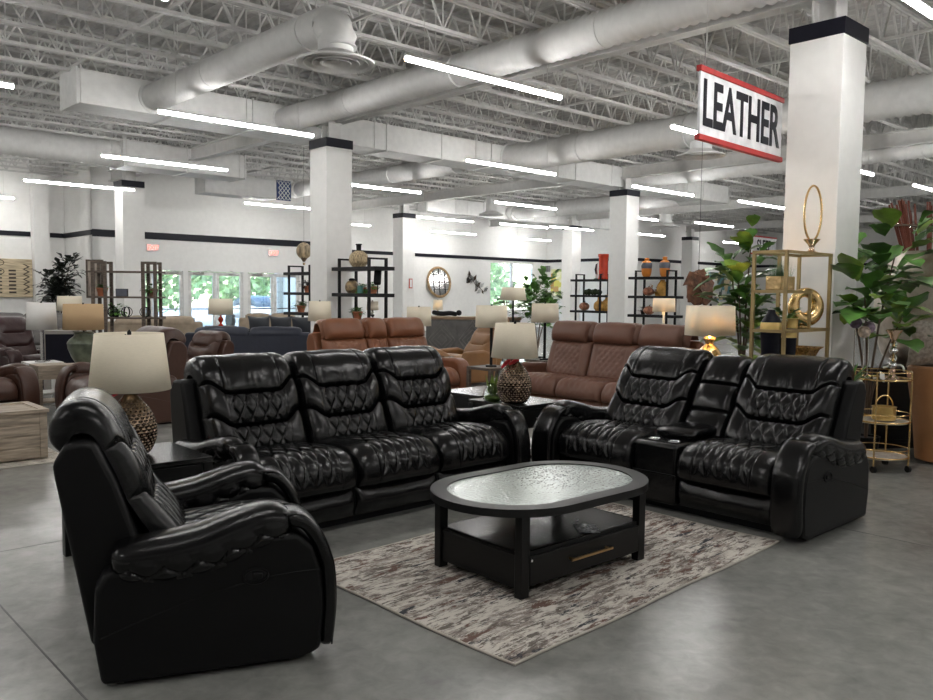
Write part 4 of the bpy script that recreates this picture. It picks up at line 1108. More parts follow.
# ------------------------------------------------------------------ plants
def leaf(mb, p, d, up, ln, wd, droop=.25, rows=5):
    """one broad wavy leaf starting at p, heading d"""
    d = d.normalized(); s = d.cross(up)
    if s.length < 1e-3: s = d.orthogonal()
    s.normalize(); n = s.cross(d).normalized(); P = []
    prof = (.10, .62, .92, 1.0, .72, .05)
    for i in range(rows+1):
        t = i/rows; c = p + d*ln*t - Vector((0, 0, 1))*droop*ln*t*t; w = wd*prof[i]/2
        wav = .06*wd*math.sin(i*2.3+ln*40)
        P += [c-s*w+n*(.22*w+wav), c-n*.0, c+s*w+n*(.22*w-wav)]
    F = []
    for i in range(rows):
        a = i*3; F += [(a, a+1, a+4, a+3), (a+1, a+2, a+5, a+4)]
    mb.add(P, F)
def fiddle_plant(label, x, y, z, h, spread, n, ls, seed, pot=.16, z_first=.35, group=None, name='fiddle_leaf_plant', two=True, mats=(LEAFG, LEAFY), planter=BMETAL, avoid=None):
    random.seed(seed)
    t = root(name, label, 'plant', x, y, z, 0, group)
    MB().lathe([(pot*.75, 0), (pot, pot*1.5), (pot*1.03, pot*1.6), (pot*.93, pot*1.6), (pot*.9, pot*1.45), (.001, pot*1.45)], 24).build('planter', planter, t, 50)
    tr = MB(); tips = []
    for k in range(4 if two else 2):
        a = 2*PI*k/4+random.random(); q = [Vector((0, 0, pot*1.4))]
        for i in range(1, 6):
            f = i/5; q.append(Vector((math.cos(a)*spread*.45*f*f, math.sin(a)*spread*.45*f*f, pot*1.4+(h-pot*1.4-.1)*f*(1-.12*k))))
        tr.tube(q, [.016-.002*i for i in range(6)], 6); tips.append(q)
    tr.each('stem', BARK, t, True)
    A, B = MB(), MB()
    for i in range(n):
        q = random.choice(tips); f = random.uniform(z_first, 1.0); k = min(4, int(f*5)); g = f*5-k
        p = q[k].lerp(q[k+1], g); a = random.uniform(0, 2*PI)
        up = random.uniform(-.1, .75) if f < .9 else random.uniform(.5, 1.6)
        d = Vector((math.cos(a), math.sin(a), up)).normalized()
        ext = spread*random.uniform(.05, .55); p2 = p+d*ext
        L_ = ls*random.uniform(.7, 1.15)
        tgt = B if random.random() < .28 else A
        if avoid:                                     # leave out leaves that would grow into the column
            q2 = p2+d*L_; bad = False
            for e in (p2, q2, (p2+q2)/2):
                X_, Y_ = x+e.x, y+e.y; uu = X_*S45+Y_*C45; vv_ = -X_*C45+Y_*S45
                if abs(uu-avoid[0]) < avoid[2] and abs(vv_-avoid[1]) < avoid[2]: bad = True
            if bad: continue
        leaf(tgt, p2, d, Vector((0, 0, 1)), L_, L_*.68, random.uniform(.1, .5))
    A.build('leaves', mats[0], t, 80); B.build('young_leaves', mats[1], t, 80)
    return t
fiddle_plant('large fiddle-leaf fig in front of the tall right column, beside the bar cart', 3.93, 7.98, 0, 2.16, .74, 120, .36, 11, .13, .77, avoid=(8.09, 3.62, .34))
fiddle_plant('fiddle-leaf fig standing behind the left side of the gold shelf', 2.95, 8.75, 0, 2.28, .38, 130, .28, 23, .15, .5, avoid=(8.09, 3.62, .34))
fiddle_plant('bushy green ficus in front of the back window at centre', 1.47, 17.0, 0, 1.88, .62, 420, .19, 5, .16, .66, mats=(LEAFG, LEAFG), name='ficus_plant')
fiddle_plant('small spiky green plant left of the big ficus at centre', .76, 16.1, .9, .85, .16, 26, .2, 6, .08, .4, mats=(LEAFG, LEAFG), name='potted_plant')
side_table('white console under the small spiky plant at centre', .76, 16.1, .4, .9, WHITET)
t = fiddle_plant('dark-leaved indoor tree in the left corner against the wall', -10.7, 21.6, 0, 2.40, .62, 620, .2, 7, .22, .5, mats=(LEAFD, LEAFD), name='indoor_tree')
def pot_plant(label, x, y, z, r, h, m, n=40, seed=1, ls=.07, group=None, trail=0, lm=None):
    random.seed(seed)
    t = root('potted_plant', label, 'plant', x, y, z, 0, group)
    MB().lathe([(r*.7, 0), (r, r*1.3), (r*1.08, r*1.35), (r*1.08, r*1.6), (r*.9, r*1.6), (r*.85, r*1.4), (.001, r*1.4)], 18).build('plant_pot', m, t, 50)
    A = MB()
    for i in range(n):
        a = random.uniform(0, 2*PI); e = random.uniform(-.2-trail, 1.3); d = Vector((math.cos(a), math.sin(a), e)).normalized()
        p = Vector((0, 0, r*1.5))+d*random.uniform(0, h-r*1.6)*(.7 if e > 0 else .5+trail)
        leaf(A, p, d, Vector((0, 0, 1)), ls*random.uniform(.7, 1.2), ls*.55, .4)
    A.build('leaves', lm or LEAFG, t, 80); return t

# ------------------------------------------------------------------ open black shelves
def black_shelf(label, u, v):
    x, y = W(u, v); t = root('open_shelf_unit', label, 'shelf unit', x, y, 0, FRONT_NEG_U, 'black open shelf units')
    for z in (.25, .68, 1.10, 1.53, 1.96): MB().box(-.61, .61, -.2, .2, z-.045, z+.015).build('shelf_board', BMETAL, t, bev=.003)
    for sx in (-1, 1):
        xx = sx*.42; f = MB()
        for sy in (-.17, .17): f.box(xx-.02, xx+.02, sy-.02, sy+.02, 0, 2.12)
        f.box(xx-.015, xx+.015, -.17, .17, 2.09, 2.12); f.box(xx-.015, xx+.015, -.17, .17, .0, .03)
        f.each('upright', BMETAL, t)
    return t
SH = {'A': (9.44, 15.3), 'B': (7.95, 11.15), 'C': (17.9, 14.3), 'D': (15.8, 10.8)}
for k, lab in (('A', 'black open shelf partly behind the left centre column, in front of the entrance'), ('B', 'black open shelf just right of the left centre column, with plants'),
               ('C', 'black open shelf left of the right centre column, with a tall red vase on top'), ('D', 'black open shelf right of the right centre column, with two orange vases on top')):
    black_shelf(lab, *SH[k])
def onshelf(k, lx, ly=0.):
    lx = lx*.78+.03
    u, v = SH[k]; x, y = W(u, v); c, s = math.cos(FRONT_NEG_U), math.sin(FRONT_NEG_U)
    return x+lx*c-ly*s, y+lx*s+ly*c
def vase(name, label, cat, x, y, z, prof, m, n=24, parts=(), group=None, fn=None, rot=0):
    t = root(name, label, cat, x, y, z, rot, group)
    D, _, _ = catmull(prof, 28); MB().lathe([(max(.001, a), b) for a, b in D], n, fn=fn).build('vase_body', m, t, 60)
    for (nm, pr, mm) in parts:
        MB().lathe(pr, n).build(nm, mm, t, 60)
    return t
Z4, Z3, Z2 = 1.975, 1.545, 1.115
# shelf B
x, y = onshelf('B', -.17); WICK = mat('pale_wicker', (.42, .33, .2), .7, var=.5, stretch=(4, 4, 1), scale=14)
vase('wicker_vase', 'round wicker vase with a black neck on top of the black shelf', 'vase', x, y, Z4, [(.10, 0), (.155, .08), (.16, .15), (.13, .22), (.06, .27)], WICK, fn=lambda a, z, i: 1+.03*math.sin(a*12),
     parts=(('vase_neck', [(.05, .26), (.04, .29), (.042, .36), (.055, .37), (.05, .385)], BMETAL),))
x, y = onshelf('B', -.42)
vase('patterned_jar', 'mottled amber jar with a black lid on the black shelf by the left centre column', 'jar', x, y, Z3, [(.07, 0), (.11, .06), (.115, .13), (.08, .19), (.05, .21)], mat('mottled_amber', (.5, .36, .2), .3, col2=(.12, .09, .06), scale=12), parts=(('jar_lid', [(.05, .205), (.055, .23), (.03, .25)], BMETAL),))
x, y = onshelf('B', -.02); pot_plant('trailing green plant in the middle of the black shelf by the left centre column', x, y, Z3, .06, .2, TERRA, 70, 31, .08, trail=.9)
x, y = onshelf('B', .1, -.12); vase('teal_jar', 'small teal jar in front of the trailing plant', 'jar', x, y, Z3, [(.045, 0), (.05, .02), (.05, .10), (.045, .12)], mat('teal_glaze', (.08, .22, .19), .3), 16)
x, y = onshelf('B', .36); pot_plant('terracotta potted plant on the right of the black shelf by the left centre column', x, y, Z3, .07, .24, TERRA, 44, 32, .08)
x, y = onshelf('B', -.12, -.05); pot_plant('terracotta potted plant on the lowest visible level of that black shelf', x, y, Z2, .08, .24, TERRA, 54, 33, .08)
x, y = onshelf('B', -.36, .05); pot_plant('leafy plant in a green pot left on the lowest visible level of that black shelf', x, y, Z2, .07, .22, mat('green_glaze', (.05, .13, .08), .3), 44, 34, .08)
x, y = onshelf('B', .5); t = root('black_sculpture', 'black abstract sculpture hung at the right end of the black shelf', 'sculpture', x, y, Z3, 0)
MB().tube([(0, 0, .0), (0, 0, .16)], .008).build('sculpture_rod', BMETAL, t)
sweep(MB(), [(-.06, .14), (.0, .26), (.05, .36), (.02, .41)], .12, .1, 14).build('sculpture_form', BMETAL, t, True)
x, y = onshelf('B', .36, -.02); lamp('tiny cream-shaded lamp on the lower level of the black shelf', x, y, Z2, 'gourd', .10, .09, .14, .16, SHADEC, bm=CHROME)
# shelf A
x, y = onshelf('A', .05); pot_plant('dark green plant in a terracotta pot on the shelf partly behind the column', x, y, Z3, .09, .38, TERRA, 60, 41, .1, lm=LEAFD)
x, y = onshelf('A', -.3); pot_plant('terracotta potted plant low on the shelf in front of the entrance', x, y, Z2, .09, .32, TERRA, 60, 42, .1)
# hanging balloon ornament
t = root('balloon_ornament', 'hanging hot-air-balloon ornament of striped paper above the shelf', 'ornament', -3.45, 17.4, 2.12, 0)
MB().ell((0, 0, .30), (.16, .16, .17), 24, 14, lambda a, b: (1+.03*math.cos(a*8))*(1 if b > -.2 else 1-.0)).build('balloon_envelope', mat('tan_paper', (.40, .31, .2), .5, stretch=(3, 3, .5), var=.5), t, True)
MB().lathe([(.12, .22), (.03, .08), (.02, .07)], 20).build('balloon_skirt', mat('brown_paper', (.16, .11, .07), .6), t, True)
MB().lathe([(.02, 0), (.03, .05), (.028, .05), (.018, .005)], 12).build('balloon_basket', WICK, t)
MB().bar((.02, 0, .05), (.03, 0, .09), .003).bar((-.02, 0, .05), (-.03, 0, .09), .003).each('basket_rope', BMETAL, t)
MB().bar((0, 0, .47), (0, 0, ZB-2.12), .004).build('hanging_wire', BMETAL, t)
# shelf C
x, y = onshelf('C', .45); vase('tall_vase', 'tall square-shouldered red vase on the shelf beside the right centre column', 'vase', x, y, Z4, [(.16, 0), (.13, .05), (.13, .3), (.13, .55), (.15, .62), (.15, .68)], REDCER, 8)
x, y = onshelf('C', .13); t = root('heron_figurine', 'slender black and white figurine left of the red vase', 'figurine', x, y, Z4, 0)
MB().lathe([(.06, 0), (.06, .02), (.01, .03)], 14).build('figurine_base', mat('green_glaze', (.05, .13, .08), .3), t)
MB().tube([(0, 0, .02), (.01, 0, .15), (0, 0, .28), (.03, 0, .36), (0, 0, .43)], [.02, .045, .03, .015, .01], 8).build('figurine_body', WHITEP, t, True)
MB().tube([(0, -.03, .14), (-.02, -.04, .26), (0, -.02, .40), (.04, -.02, .43)], [.02, .03, .02, .006], 8).build('figurine_wing', BMETAL, t, True)
for k in range(5):
    x, y = onshelf('C', -.28+k*.14, -.03*(k % 2)); t = root('moss_ball', 'dark moss ball in the row on the shelf left of the right centre column', 'moss ball', x, y, Z3, 0, 'row of dark moss balls')
    MB().ell((0, 0, .075+.01*(k % 2)), (.085, .085, .075+.01*(k % 2)), 16, 10, lambda a, b: 1+.06*math.sin(a*7+k)*math.cos(b*9)).build('moss', mat('dark_moss', (.02, .035, .012), .9, bump=.5, bscale=60), t, True)
def pumpkin(label, x, y, z, r, m, group=None):
    t = root('pumpkin_ornament', label, 'ornament', x, y, z, 0, group)
    MB().ell((0, 0, r*.75), (r, r, r*.75), 32, 12, lambda a, b: 1-.10*abs(math.cos(a*4))).build('pumpkin_body', m, t, True)
    MB().tube([(0, 0, r*1.35), (.01, 0, r*1.6), (.03, 0, r*1.75)], [.015, .012, .01], 6).build('pumpkin_stem', BARK, t, True)
RUST = mat('rust_ceramic', (.40, .17, .10), .45, var=.4, scale=20)
x, y = onshelf('C', -.37); pumpkin('rust pumpkin ornament on the shelf left of the right centre column', x, y, Z2, .15, RUST)
x, y = onshelf('C', .3); vase('amber_jug', 'amber jug on the lower level left of the right centre column', 'jug', x, y, Z2, [(.10, 0), (.15, .08), (.14, .2), (.06, .28), (.05, .36), (.07, .38)], AMBER)
x, y = onshelf('C', .55, .08); vase('amber_jug', 'taller amber jug hard against the right centre column', 'jug', x, y, Z2, [(.10, 0), (.13, .1), (.12, .25), (.05, .33), (.05, .42), (.07, .44)], AMBER)
# shelf D
def striped_vase(label, lx, dz=0):
    x, y = onshelf('D', lx)
    vase('striped_vase', label, 'vase', x, y, Z4, [(.07, 0), (.10, .05), (.115, .15), (.115, .20)], ORG, parts=(('grey_band', [(.116, .19), (.122, .24), (.12, .31), (.10, .325)], SLATE), ('vase_shoulder', [(.105, .32), (.09, .35), (.05, .37), (.05, .40+dz), (.06, .41+dz), (.03, .43+dz)], ORG)))
striped_vase('left one of two orange vases with a grey band on the right shelf', -.36)
striped_vase('right one of two orange vases with a grey band on the right shelf', .26, .02)
x, y = onshelf('D', -.28); pumpkin('pale rust pumpkin on the middle level of the right shelf', x, y, Z3, .13, RUST)
x, y = onshelf('D', -.02, .05); pot_plant('orange dried leaf spray in a jar on the middle level of the right shelf', x, y, Z3, .06, .36, AMBER, 60, 51, .09, lm=mat('dried_orange_leaf', (.5, .22, .06), .6, var=.5))
x, y = onshelf('D', .22, -.02); vase('amber_vase', 'orange glass vase right of the dried spray on the right shelf', 'vase', x, y, Z3, [(.07, 0), (.12, .1), (.13, .2), (.08, .3), (.05, .34), (.06, .36)], AMBER)
x, y = onshelf('D', -.45); pot_plant('dark dried flowers low on the right shelf', x, y, Z2, .06, .26, BMETAL, 44, 52, .07, lm=DKBRN)
x, y = onshelf('D', -.2, -.05); pumpkin('rust pumpkin low on the right shelf behind the tan sofa', x, y, Z2, .13, RUST)

# ------------------------------------------------------------------ plank shelf at left with its things
t = root('plank_shelf_unit', 'weathered plank shelf unit with open ladder ends at left', 'shelf unit', -5.8, 14.0, 0, .08)
for z in (.3, .72, 1.10, 1.45, 1.88): MB().box(-.60, .60, -.17, .17, z-.03, z).build('shelf_board', SHELFWOOD, t, bev=.003)
for sx in (-1, 1):
    xx = sx*.41
    f = MB()
    for ex in (-.09, .11):
        for sy in (-.15, .15): f.box(xx+ex-.025, xx+ex+.025, sy-.025, sy+.025, 0, 2.02)
    for sy in (-.15, .15): f.box(xx-.115, xx+.135, sy-.025, sy+.025, 2.0, 2.04)
    f.each('upright', SHELFWOOD, t)
pot_plant('small green plant in a terracotta pot on the left of the plank shelf', -6.2, 13.97, 1.45, .09, .26, TERRA, 50, 61, .08)
pot_plant('leafy plant in a brown pot on the right of the plank shelf', -5.36, 14.03, 1.45, .08, .32, mat('brown_pot', (.2, .11, .07), .5), 36, 62, .11)
t = root('framed_sign', 'small dark framed block standing on the plank shelf', 'block sign', -5.87, 13.98, 1.45, .05)
MB().box(-.1, .1, -.02, .02, 0, .13).build('block_body', BMETAL, t, bev=.003)
MB().box(-.092, .092, -.024, -.02, .008, .122).build('block_face', SLATE, t, bev=.003)
pot_plant('vine with pale and green leaves in the lower middle of the plank shelf', -5.98, 13.98, 1.10, .06, .34, BMETAL, 70, 63, .1, trail=.2)
for k, (px, lab) in enumerate(((-6.0, 'left'), (-5.76, 'middle'), (-5.45, 'right'))):
    t = root('ring_orb', '%s one of three black ring orbs on the lower level of the plank shelf' % lab, 'orb ornament', px, 13.9, 1.10, .3*k)
    for a in (0, PI/3, 2*PI/3):
        MB().tube([(.085*math.cos(b)*math.cos(a), .085*math.cos(b)*math.sin(a), .09+.085*math.sin(b)) for b in np.linspace(0, 2*PI, 28, endpoint=False)], .007, 6, True).build('orb_ring', BMETAL, t, True)
t = root('barn_wood_frame', 'narrow barn wood frame leaning behind the left end of the plank shelf', 'wall art', -6.47, 14.3, 1.45, .1)
MB().box(-.12, .12, -.02, .02, 0, .60).build('art_board', mat('whitewash_wood', (.38, .33, .28), .7, var=.4, stretch=(8, 8, 1), scale=4), t, bev=.003)
MB().box(-.14, -.11, -.03, .03, -.02, .62).box(.11, .14, -.03, .03, -.02, .62).box(-.14, .14, -.03, .03, -.03, 0).box(-.14, .14, -.03, .03, .6, .63).each('frame_rail', SHELFWOOD, t)

# ------------------------------------------------------------------ things on the walls
x, y = W(22.3, 25.84)
t = root('round_mirror', 'round window-pane mirror with a wide gold wood frame on the back wall', 'mirror', x, y-.03, 2.0, RU)
t.rotation_euler = (math.radians(-7), 0, RU)
MB().tube([(.60*math.cos(a), 0, .60*math.sin(a)) for a in np.linspace(0, 2*PI, 48, endpoint=False)], .055, 8, True).build('mirror_frame', mat('antique_gold_wood', (.36, .24, .12), .5, var=.3), t, True)
MB().prism([(.6*math.cos(a), .6*math.sin(a)) for a in np.linspace(0, 2*PI, 48, endpoint=False)], -.01, .01, 'y').build('mirror_glass', CHROME, t)
g = MB()
for k in (-.3, 0, .3):
    q = math.sqrt(.36-k*k); g.bar((k, -.02, -q), (k, -.02, q), .018).bar((-q, -.02, k), (q, -.02, k), .018)
g.each('muntin_bar', BMETAL, t)
x, y = W(24.4, 25.84)
t = root('leaf_wall_ornament', 'silver leaf-branch wall ornament between mirror and window', 'wall ornament', x, y, 1.93, RU)
random.seed(12); q = [(-.45+.1*k, 0, .35-.075*k+.04*math.sin(k)) for k in range(10)]
MB().tube(q, .012, 6).build('branch', BRONZE, t, True)
for k in range(26):
    b = Vector(q[k % 10]); a = random.uniform(-1.2, 1.2)+(PI/2 if k % 2 else -PI/2); mb = MB()
    d = Vector((math.cos(a), 0, math.sin(a))); s = Vector((-d.z, 0, d.x)); L_ = random.uniform(.22, .38)
    P = [b, b+d*L_*.5+s*L_*.22, b+d*L_, b+d*L_*.5-s*L_*.22]
    mb.add([p+Vector((0, -.004, 0)) for p in P]+[p+Vector((0, .004, 0)) for p in P], [(0, 1, 2, 3), (7, 6, 5, 4), (0, 4, 5, 1), (1, 5, 6, 2), (2, 6, 7, 3), (3, 7, 4, 0)]).build('metal_leaf', CHROME if k % 3 else BRONZE, t)
x, y = W(5.9, 25.2)
t = root('wood_wall_panel', 'large carved plank wall panel with black geometric motifs on the left wall', 'wall art', x, y, 1.85, RU)
MB().box(-.9, .8, -.03, .03, -.53, .53).build('art_board', mat('pale_carved_wood', (.52, .43, .29), .7, var=.35, stretch=(.6, 8, 8), scale=4), t, bev=.005)
INK = mat('burnt_wood', (.06, .045, .035), .8); g = MB()
for r in range(7):
    z = -.42+r*.1
    for c in range(2): g.box(-.35+c*.55, -.17+c*.55, -.036, -.03, z, z+.05)
    g.box(-.03, .03, -.036, -.03, z, z+.04); g.box(-.44, -.41, -.036, -.03, z, z+.03)
for r in range(6):
    z = -.45+r*.14; g.prism([(.55, z), (.60, z), (.74, z+.07), (.60, z+.14), (.55, z+.14), (.68, z+.07)], -.036, -.03, 'y')
g.each('burnt_motif', INK, t)
for z in (.18, .42): MB().tube([(-.05+.14*math.cos(a), -.034, z+.08*math.sin(a)) for a in np.linspace(0, 2*PI, 20, endpoint=False)], .01, 5, True).build('burnt_ring', INK, t)
x, y = W(36.1, 21.1)
def abstract_mat(name, cols, sc):
    m, nt, b = nodes_of(name); L = nt.links
    tc = nt.nodes.new('ShaderNodeTexCoord'); v = nt.nodes.new('ShaderNodeTexVoronoi'); v.inputs['Scale'].default_value = sc; v.distance = 'CHEBYCHEV'
    L.new(tc.outputs['Object'], v.inputs['Vector']); r = nt.nodes.new('ShaderNodeValToRGB'); r.color_ramp.interpolation = 'CONSTANT'
    e = r.color_ramp.elements; e[0].color = (*cols[0], 1); e[1].color = (*cols[1], 1); e[1].position = .25
    for i, c in enumerate(cols[2:]): q = e.new(.42+.12*i); q.color = (*c, 1)
    L.new(v.outputs['Color'], r.inputs['Fac']); L.new(r.outputs['Color'], b.inputs['Base Color']); b.inputs['Roughness'].default_value = .7
    return m
t = root('abstract_painting', 'colourful abstract painting on the far wall behind the hanging brown sculpture', 'painting', x, y, 2.0, RU)
MB().box(-1.15, 1.15, -.03, .03, -.68, .68).build('painted_canvas', abstract_mat('abstract_paint', [(.5, .55, .52), (.12, .28, .3), (.6, .5, .3), (.1, .12, .1), (.65, .66, .62)], 3.2), t)
MB().box(-1.19, 1.19, -.04, .04, -.72, -.68).box(-1.19, 1.19, -.04, .04, .68, .72).box(-1.19, -1.15, -.04, .04, -.68, .68).box(1.15, 1.19, -.04, .04, -.68, .68).each('frame_rail', WHITEP, t)
x, y = W(28.92, 25.1)
t = root('yellow_painting', 'yellow botanical painting right of the back window, behind the ficus', 'painting', x, y, 2.1, RU-PI/2)
MB().box(-.42, .42, -.03, .03, -.75, .6).build('painted_canvas', abstract_mat('yellow_paint', [(.62, .55, .12), (.7, .68, .35), (.3, .4, .12), (.75, .72, .5), (.5, .3, .1)], 3.5), t)
x, y = W(28.92, 25.72)
t = root('wall_speaker', 'small grey wall speaker above the ficus', 'speaker', x, y, 2.72, RU-PI/2)
MB().box(-.12, .12, -.1, .02, -.14, .14).build('speaker_case', mat('speaker_grey', (.3, .3, .3), .6), t, bev=.01)
MB().box(-.1, .1, -.105, -.1, -.12, .12).build('speaker_grille', mat('speaker_mesh', (.18, .18, .18), .8), t)
x, y = W(17.12, 21.28)
t = root('alarm_plate', 'slim red-edged plate on the far centre column', 'wall plate', x, y, 1.86, RU)
MB().box(-.07, .07, -.015, .01, -.16, .16).build('plate_edge', REDCER, t, bev=.005); MB().box(-.045, .045, -.02, -.014, -.13, .13).build('plate_face', WHITEP, t)

# ------------------------------------------------------------------ gold shelf and its things
t = root('gold_shelf_unit', 'open brass-framed shelf unit behind the loveseat in front of the tall column', 'shelf unit', 2.91, 7.36, 0, RU)
ZT2 = 1.96; hw, hd = .44, .16
for sx in (-1, 1):
    for sy in (-1, 1): MB().box(*sorted((sx*hw, sx*(hw-.028))), *sorted((sy*hd, sy*(hd-.028))), 0, ZT2).build('post', GOLDP, t, bev=.002)
MB().box(.02, .042, hd-.028, hd, 1.28, ZT2).box(.02, .042, -hd, -hd+.0225, 1.28, 1.62).each('divider_post', GOLDP, t)
for z in (.1, .55, .92, 1.28, 1.62, ZT2):
    a, b = (-hw, hw) if z != 1.62 else (-hw, .05)
    MB().box(a, b, -hd, -hd+.025, z-.025, z).box(a, b, hd-.025, hd, z-.025, z).box(a, a+.025, -hd+.025, hd-.025, z-.025, z).box(b-.025, b, -hd+.025, hd-.025, z-.025, z).each('shelf_rail', GOLDP, t)
    MB().box(a+.02, b-.02, -hd+.02, hd-.02, z-.012, z-.004).build('glass_shelf', PANE, t)
def ong(lx, ly=0):
    c, s = math.cos(RU), math.sin(RU); return 2.91+lx*c-ly*s, 7.36+lx*s+ly*c
x, y = ong(.35); t = root('ring_sculpture', 'gold oval hoop sculpture on a small base on top of the brass shelf', 'sculpture', x, y, ZT2, .3)
MB().lathe([(.06, 0), (.065, .01), (.03, .03), (.02, .055), (.035, .085), (.075, .13), (.07, .135), (.02, .12)], 24).build('sculpture_base', ROSE, t, 50)
MB().tube([(.095*math.cos(a), 0, .37+.25*math.sin(a)) for a in np.linspace(0, 2*PI, 48, endpoint=False)], .010, 8, True).build('hoop', GOLD, t, True)
x, y = ong(-.27, -.02); t = root('gold_planter_box', 'hammered gold rectangular planter of green grass on the brass shelf', 'planter', x, y, 1.62, RU)
MB().box(-.13, .13, -.07, .07, 0, .12).build('planter_box', mat('hammered_gold', (.7, .5, .25), .3, 1., bump=.8, bscale=40, bdist=.01), t, bev=.006)
random.seed(9); m_ = MB()
for _ in range(260):
    p = Vector((random.uniform(-.11, .11), random.uniform(-.05, .05), .11)); q = p+Vector((random.gauss(0, .03), random.gauss(0, .03), random.uniform(.08, .17))); s = Vector((.006, .004, 0))
    m_.add([p-s, p+s, q], [(0, 1, 2)])
m_.build('grass_tuft', mat('bright_grass', (.06, .22, .05), .6, var=.4), t)
x, y = ong(.26, .0); t = root('torus_sculpture', 'shiny gold doughnut-shaped ring sculpture standing on the brass shelf', 'sculpture', x, y, 1.28, RU-.5)
R0, r0 = .125, .055; P = []; nu_, nv_ = 48, 20
for i in range(nu_):
    a = 2*PI*i/nu_
    rr = r0*(1+.25*math.cos(a+1))
    for k in range(nv_):
        b = 2*PI*k/nv_; P.append(((R0+rr*math.cos(b))*math.cos(a), rr*math.sin(b), .20+(R0+rr*math.cos(b))*math.sin(a)))
MB().add(P, [(i*nv_+k, i*nv_+(k+1) % nv_, ((i+1) % nu_)*nv_+(k+1) % nv_, ((i+1) % nu_)*nv_+k) for i in range(nu_) for k in range(nv_)]).build('ring_body', GOLD, t, True)
MB().box(-.05, .05, -.03, .03, 0, .03).build('ring_foot', GOLD, t, bev=.004)
GOLDBAND = mat('gold_leaf_band', (.8, .6, .25), .35, 1., bump=.6, bscale=50, bdist=.01)
for (lx, ly, k, lab) in ((-.33, .02, 1.0, 'taller black vase with a gold band on the left of the brass shelf'), (-.2, -.07, .86, 'shorter black vase with a gold band on the left of the brass shelf')):
    x, y = ong(lx, ly)
    vase('banded_vase', lab, 'vase', x, y, .92, [(.065*k, 0), (.075*k, .1*k), (.085*k, .3*k), (.088*k, .34*k)], BLACKP,
         parts=(('gold_band', [(.0885*k, .335*k), (.090*k, .36*k), (.090*k, .40*k), (.087*k, .42*k)], GOLDBAND), ('vase_neck', [(.085*k, .42*k), (.06*k, .47*k), (.035*k, .50*k), (.03*k, .53*k)] if k == 1.0 else [(.086*k, .42*k), (.083*k, .425*k), (.001, .425*k)], BLACKP)))
x, y = ong(-.03, -.03); vase('gold_cup', 'small hammered gold cup in front of the ring sculpture', 'cup', x, y, 1.28, [(.04, 0), (.045, .02), (.045, .06), (.05, .09)], GOLDBAND, 20)
x, y = ong(-.03, .03); pot_plant('small air plant behind the gold cup on the brass shelf', x, y, 1.28, .04, .28, GOLD, 26, 71, .14)
x, y = ong(.22, -.01); t = root('gold_bowl', 'pierced square gold bowl low on the brass shelf', 'bowl', x, y, .92, RU)
q = [(.06, 0), (.055, .03), (.08, .1), (.11, .17), (.135, .19)]; P = []
for (r, z) in q: P += [(sx*r, sy*r, z) for sx, sy in ((-1, -1), (1, -1), (1, 1), (-1, 1))]
o = MB().add(P, [(4*i+k, 4*i+(k+1) % 4, 4*i+4+(k+1) % 4, 4*i+4+k) for i in range(4) for k in range(4)]).build('bowl_body', mat('aged_bronze_gold', (.35, .2, .07), .4, .9, var=.6, scale=60, bump=.8, bscale=50, bdist=.01), t)
o.modifiers.new('wall', 'SOLIDIFY').thickness = .006
MB().box(-.075, .075, -.075, .075, -.0, .012).build('bowl_foot', GOLDP, t)
t = root('spiky_plant', 'spiky aloe-like plant at the right end behind the loveseat', 'plant', 3.32, 7.12, 0, 0)
MB().lathe([(.09, 0), (.12, .5), (.125, .85), (.11, .85), (.1, .8), (.001, .8)], 20).build('planter', WHITEP, t, 50)
random.seed(15); m_ = MB()
for k in range(24):
    a = random.uniform(0, 2*PI); e = random.uniform(.6, 2.2); d = Vector((math.cos(a), math.sin(a), e)).normalized()
    leaf(m_, Vector((.03*math.cos(a), .03*math.sin(a), .8)), d, Vector((0, 0, 1)), random.uniform(.16, .26), .03, .1)
m_.build('spiky_leaves', LEAFG, t)

# ------------------------------------------------------------------ bar cart and its things
CX, CY = 3.79, 7.42
t = root('bar_cart', 'round three-tier gold bar cart on castors behind the loveseat', 'bar cart', CX, CY, 0, .3)
MARB = mat('white_marble', (.72, .68, .63), .25, var=.12, scale=10)
for z in (.13, .45, .83):
    MB().lathe([(.001, z-.012), (.225, z-.012), (.23, z), (.001, z)], 36).build('tray', MARB if z < .5 else GLASS, t, 50)
    MB().tube([(.235*math.cos(a), .235*math.sin(a), z+.002) for a in np.linspace(0, 2*PI, 40, endpoint=False)], .008, 8, True).build('tray_rim', GOLD, t, True)
    MB().tube([(.235*math.cos(a), .235*math.sin(a), z+.07) for a in np.linspace(0, 2*PI, 40, endpoint=False)], .005, 6, True).build('guard_rail', GOLD, t, True)
for k in range(4):
    a = 2*PI*k/4+.6; c = (.235*math.cos(a), .235*math.sin(a))
    MB().bar((*c, .06), (*c, .9), .016, n=8).build('post', GOLD, t, 50)
    w_ = MB().tube([(c[0]-.012, c[1], .03), (c[0]+.012, c[1], .03)], .03, 16).build('castor', BMETAL, t, 30)
MB().tube([(.235, .0, .9), (.27, .05, .93), (.29, .1, .94), (.27, .18, .93), (.19, .2, .91)], .01, 8).build('push_handle', WHITEP, t, True)
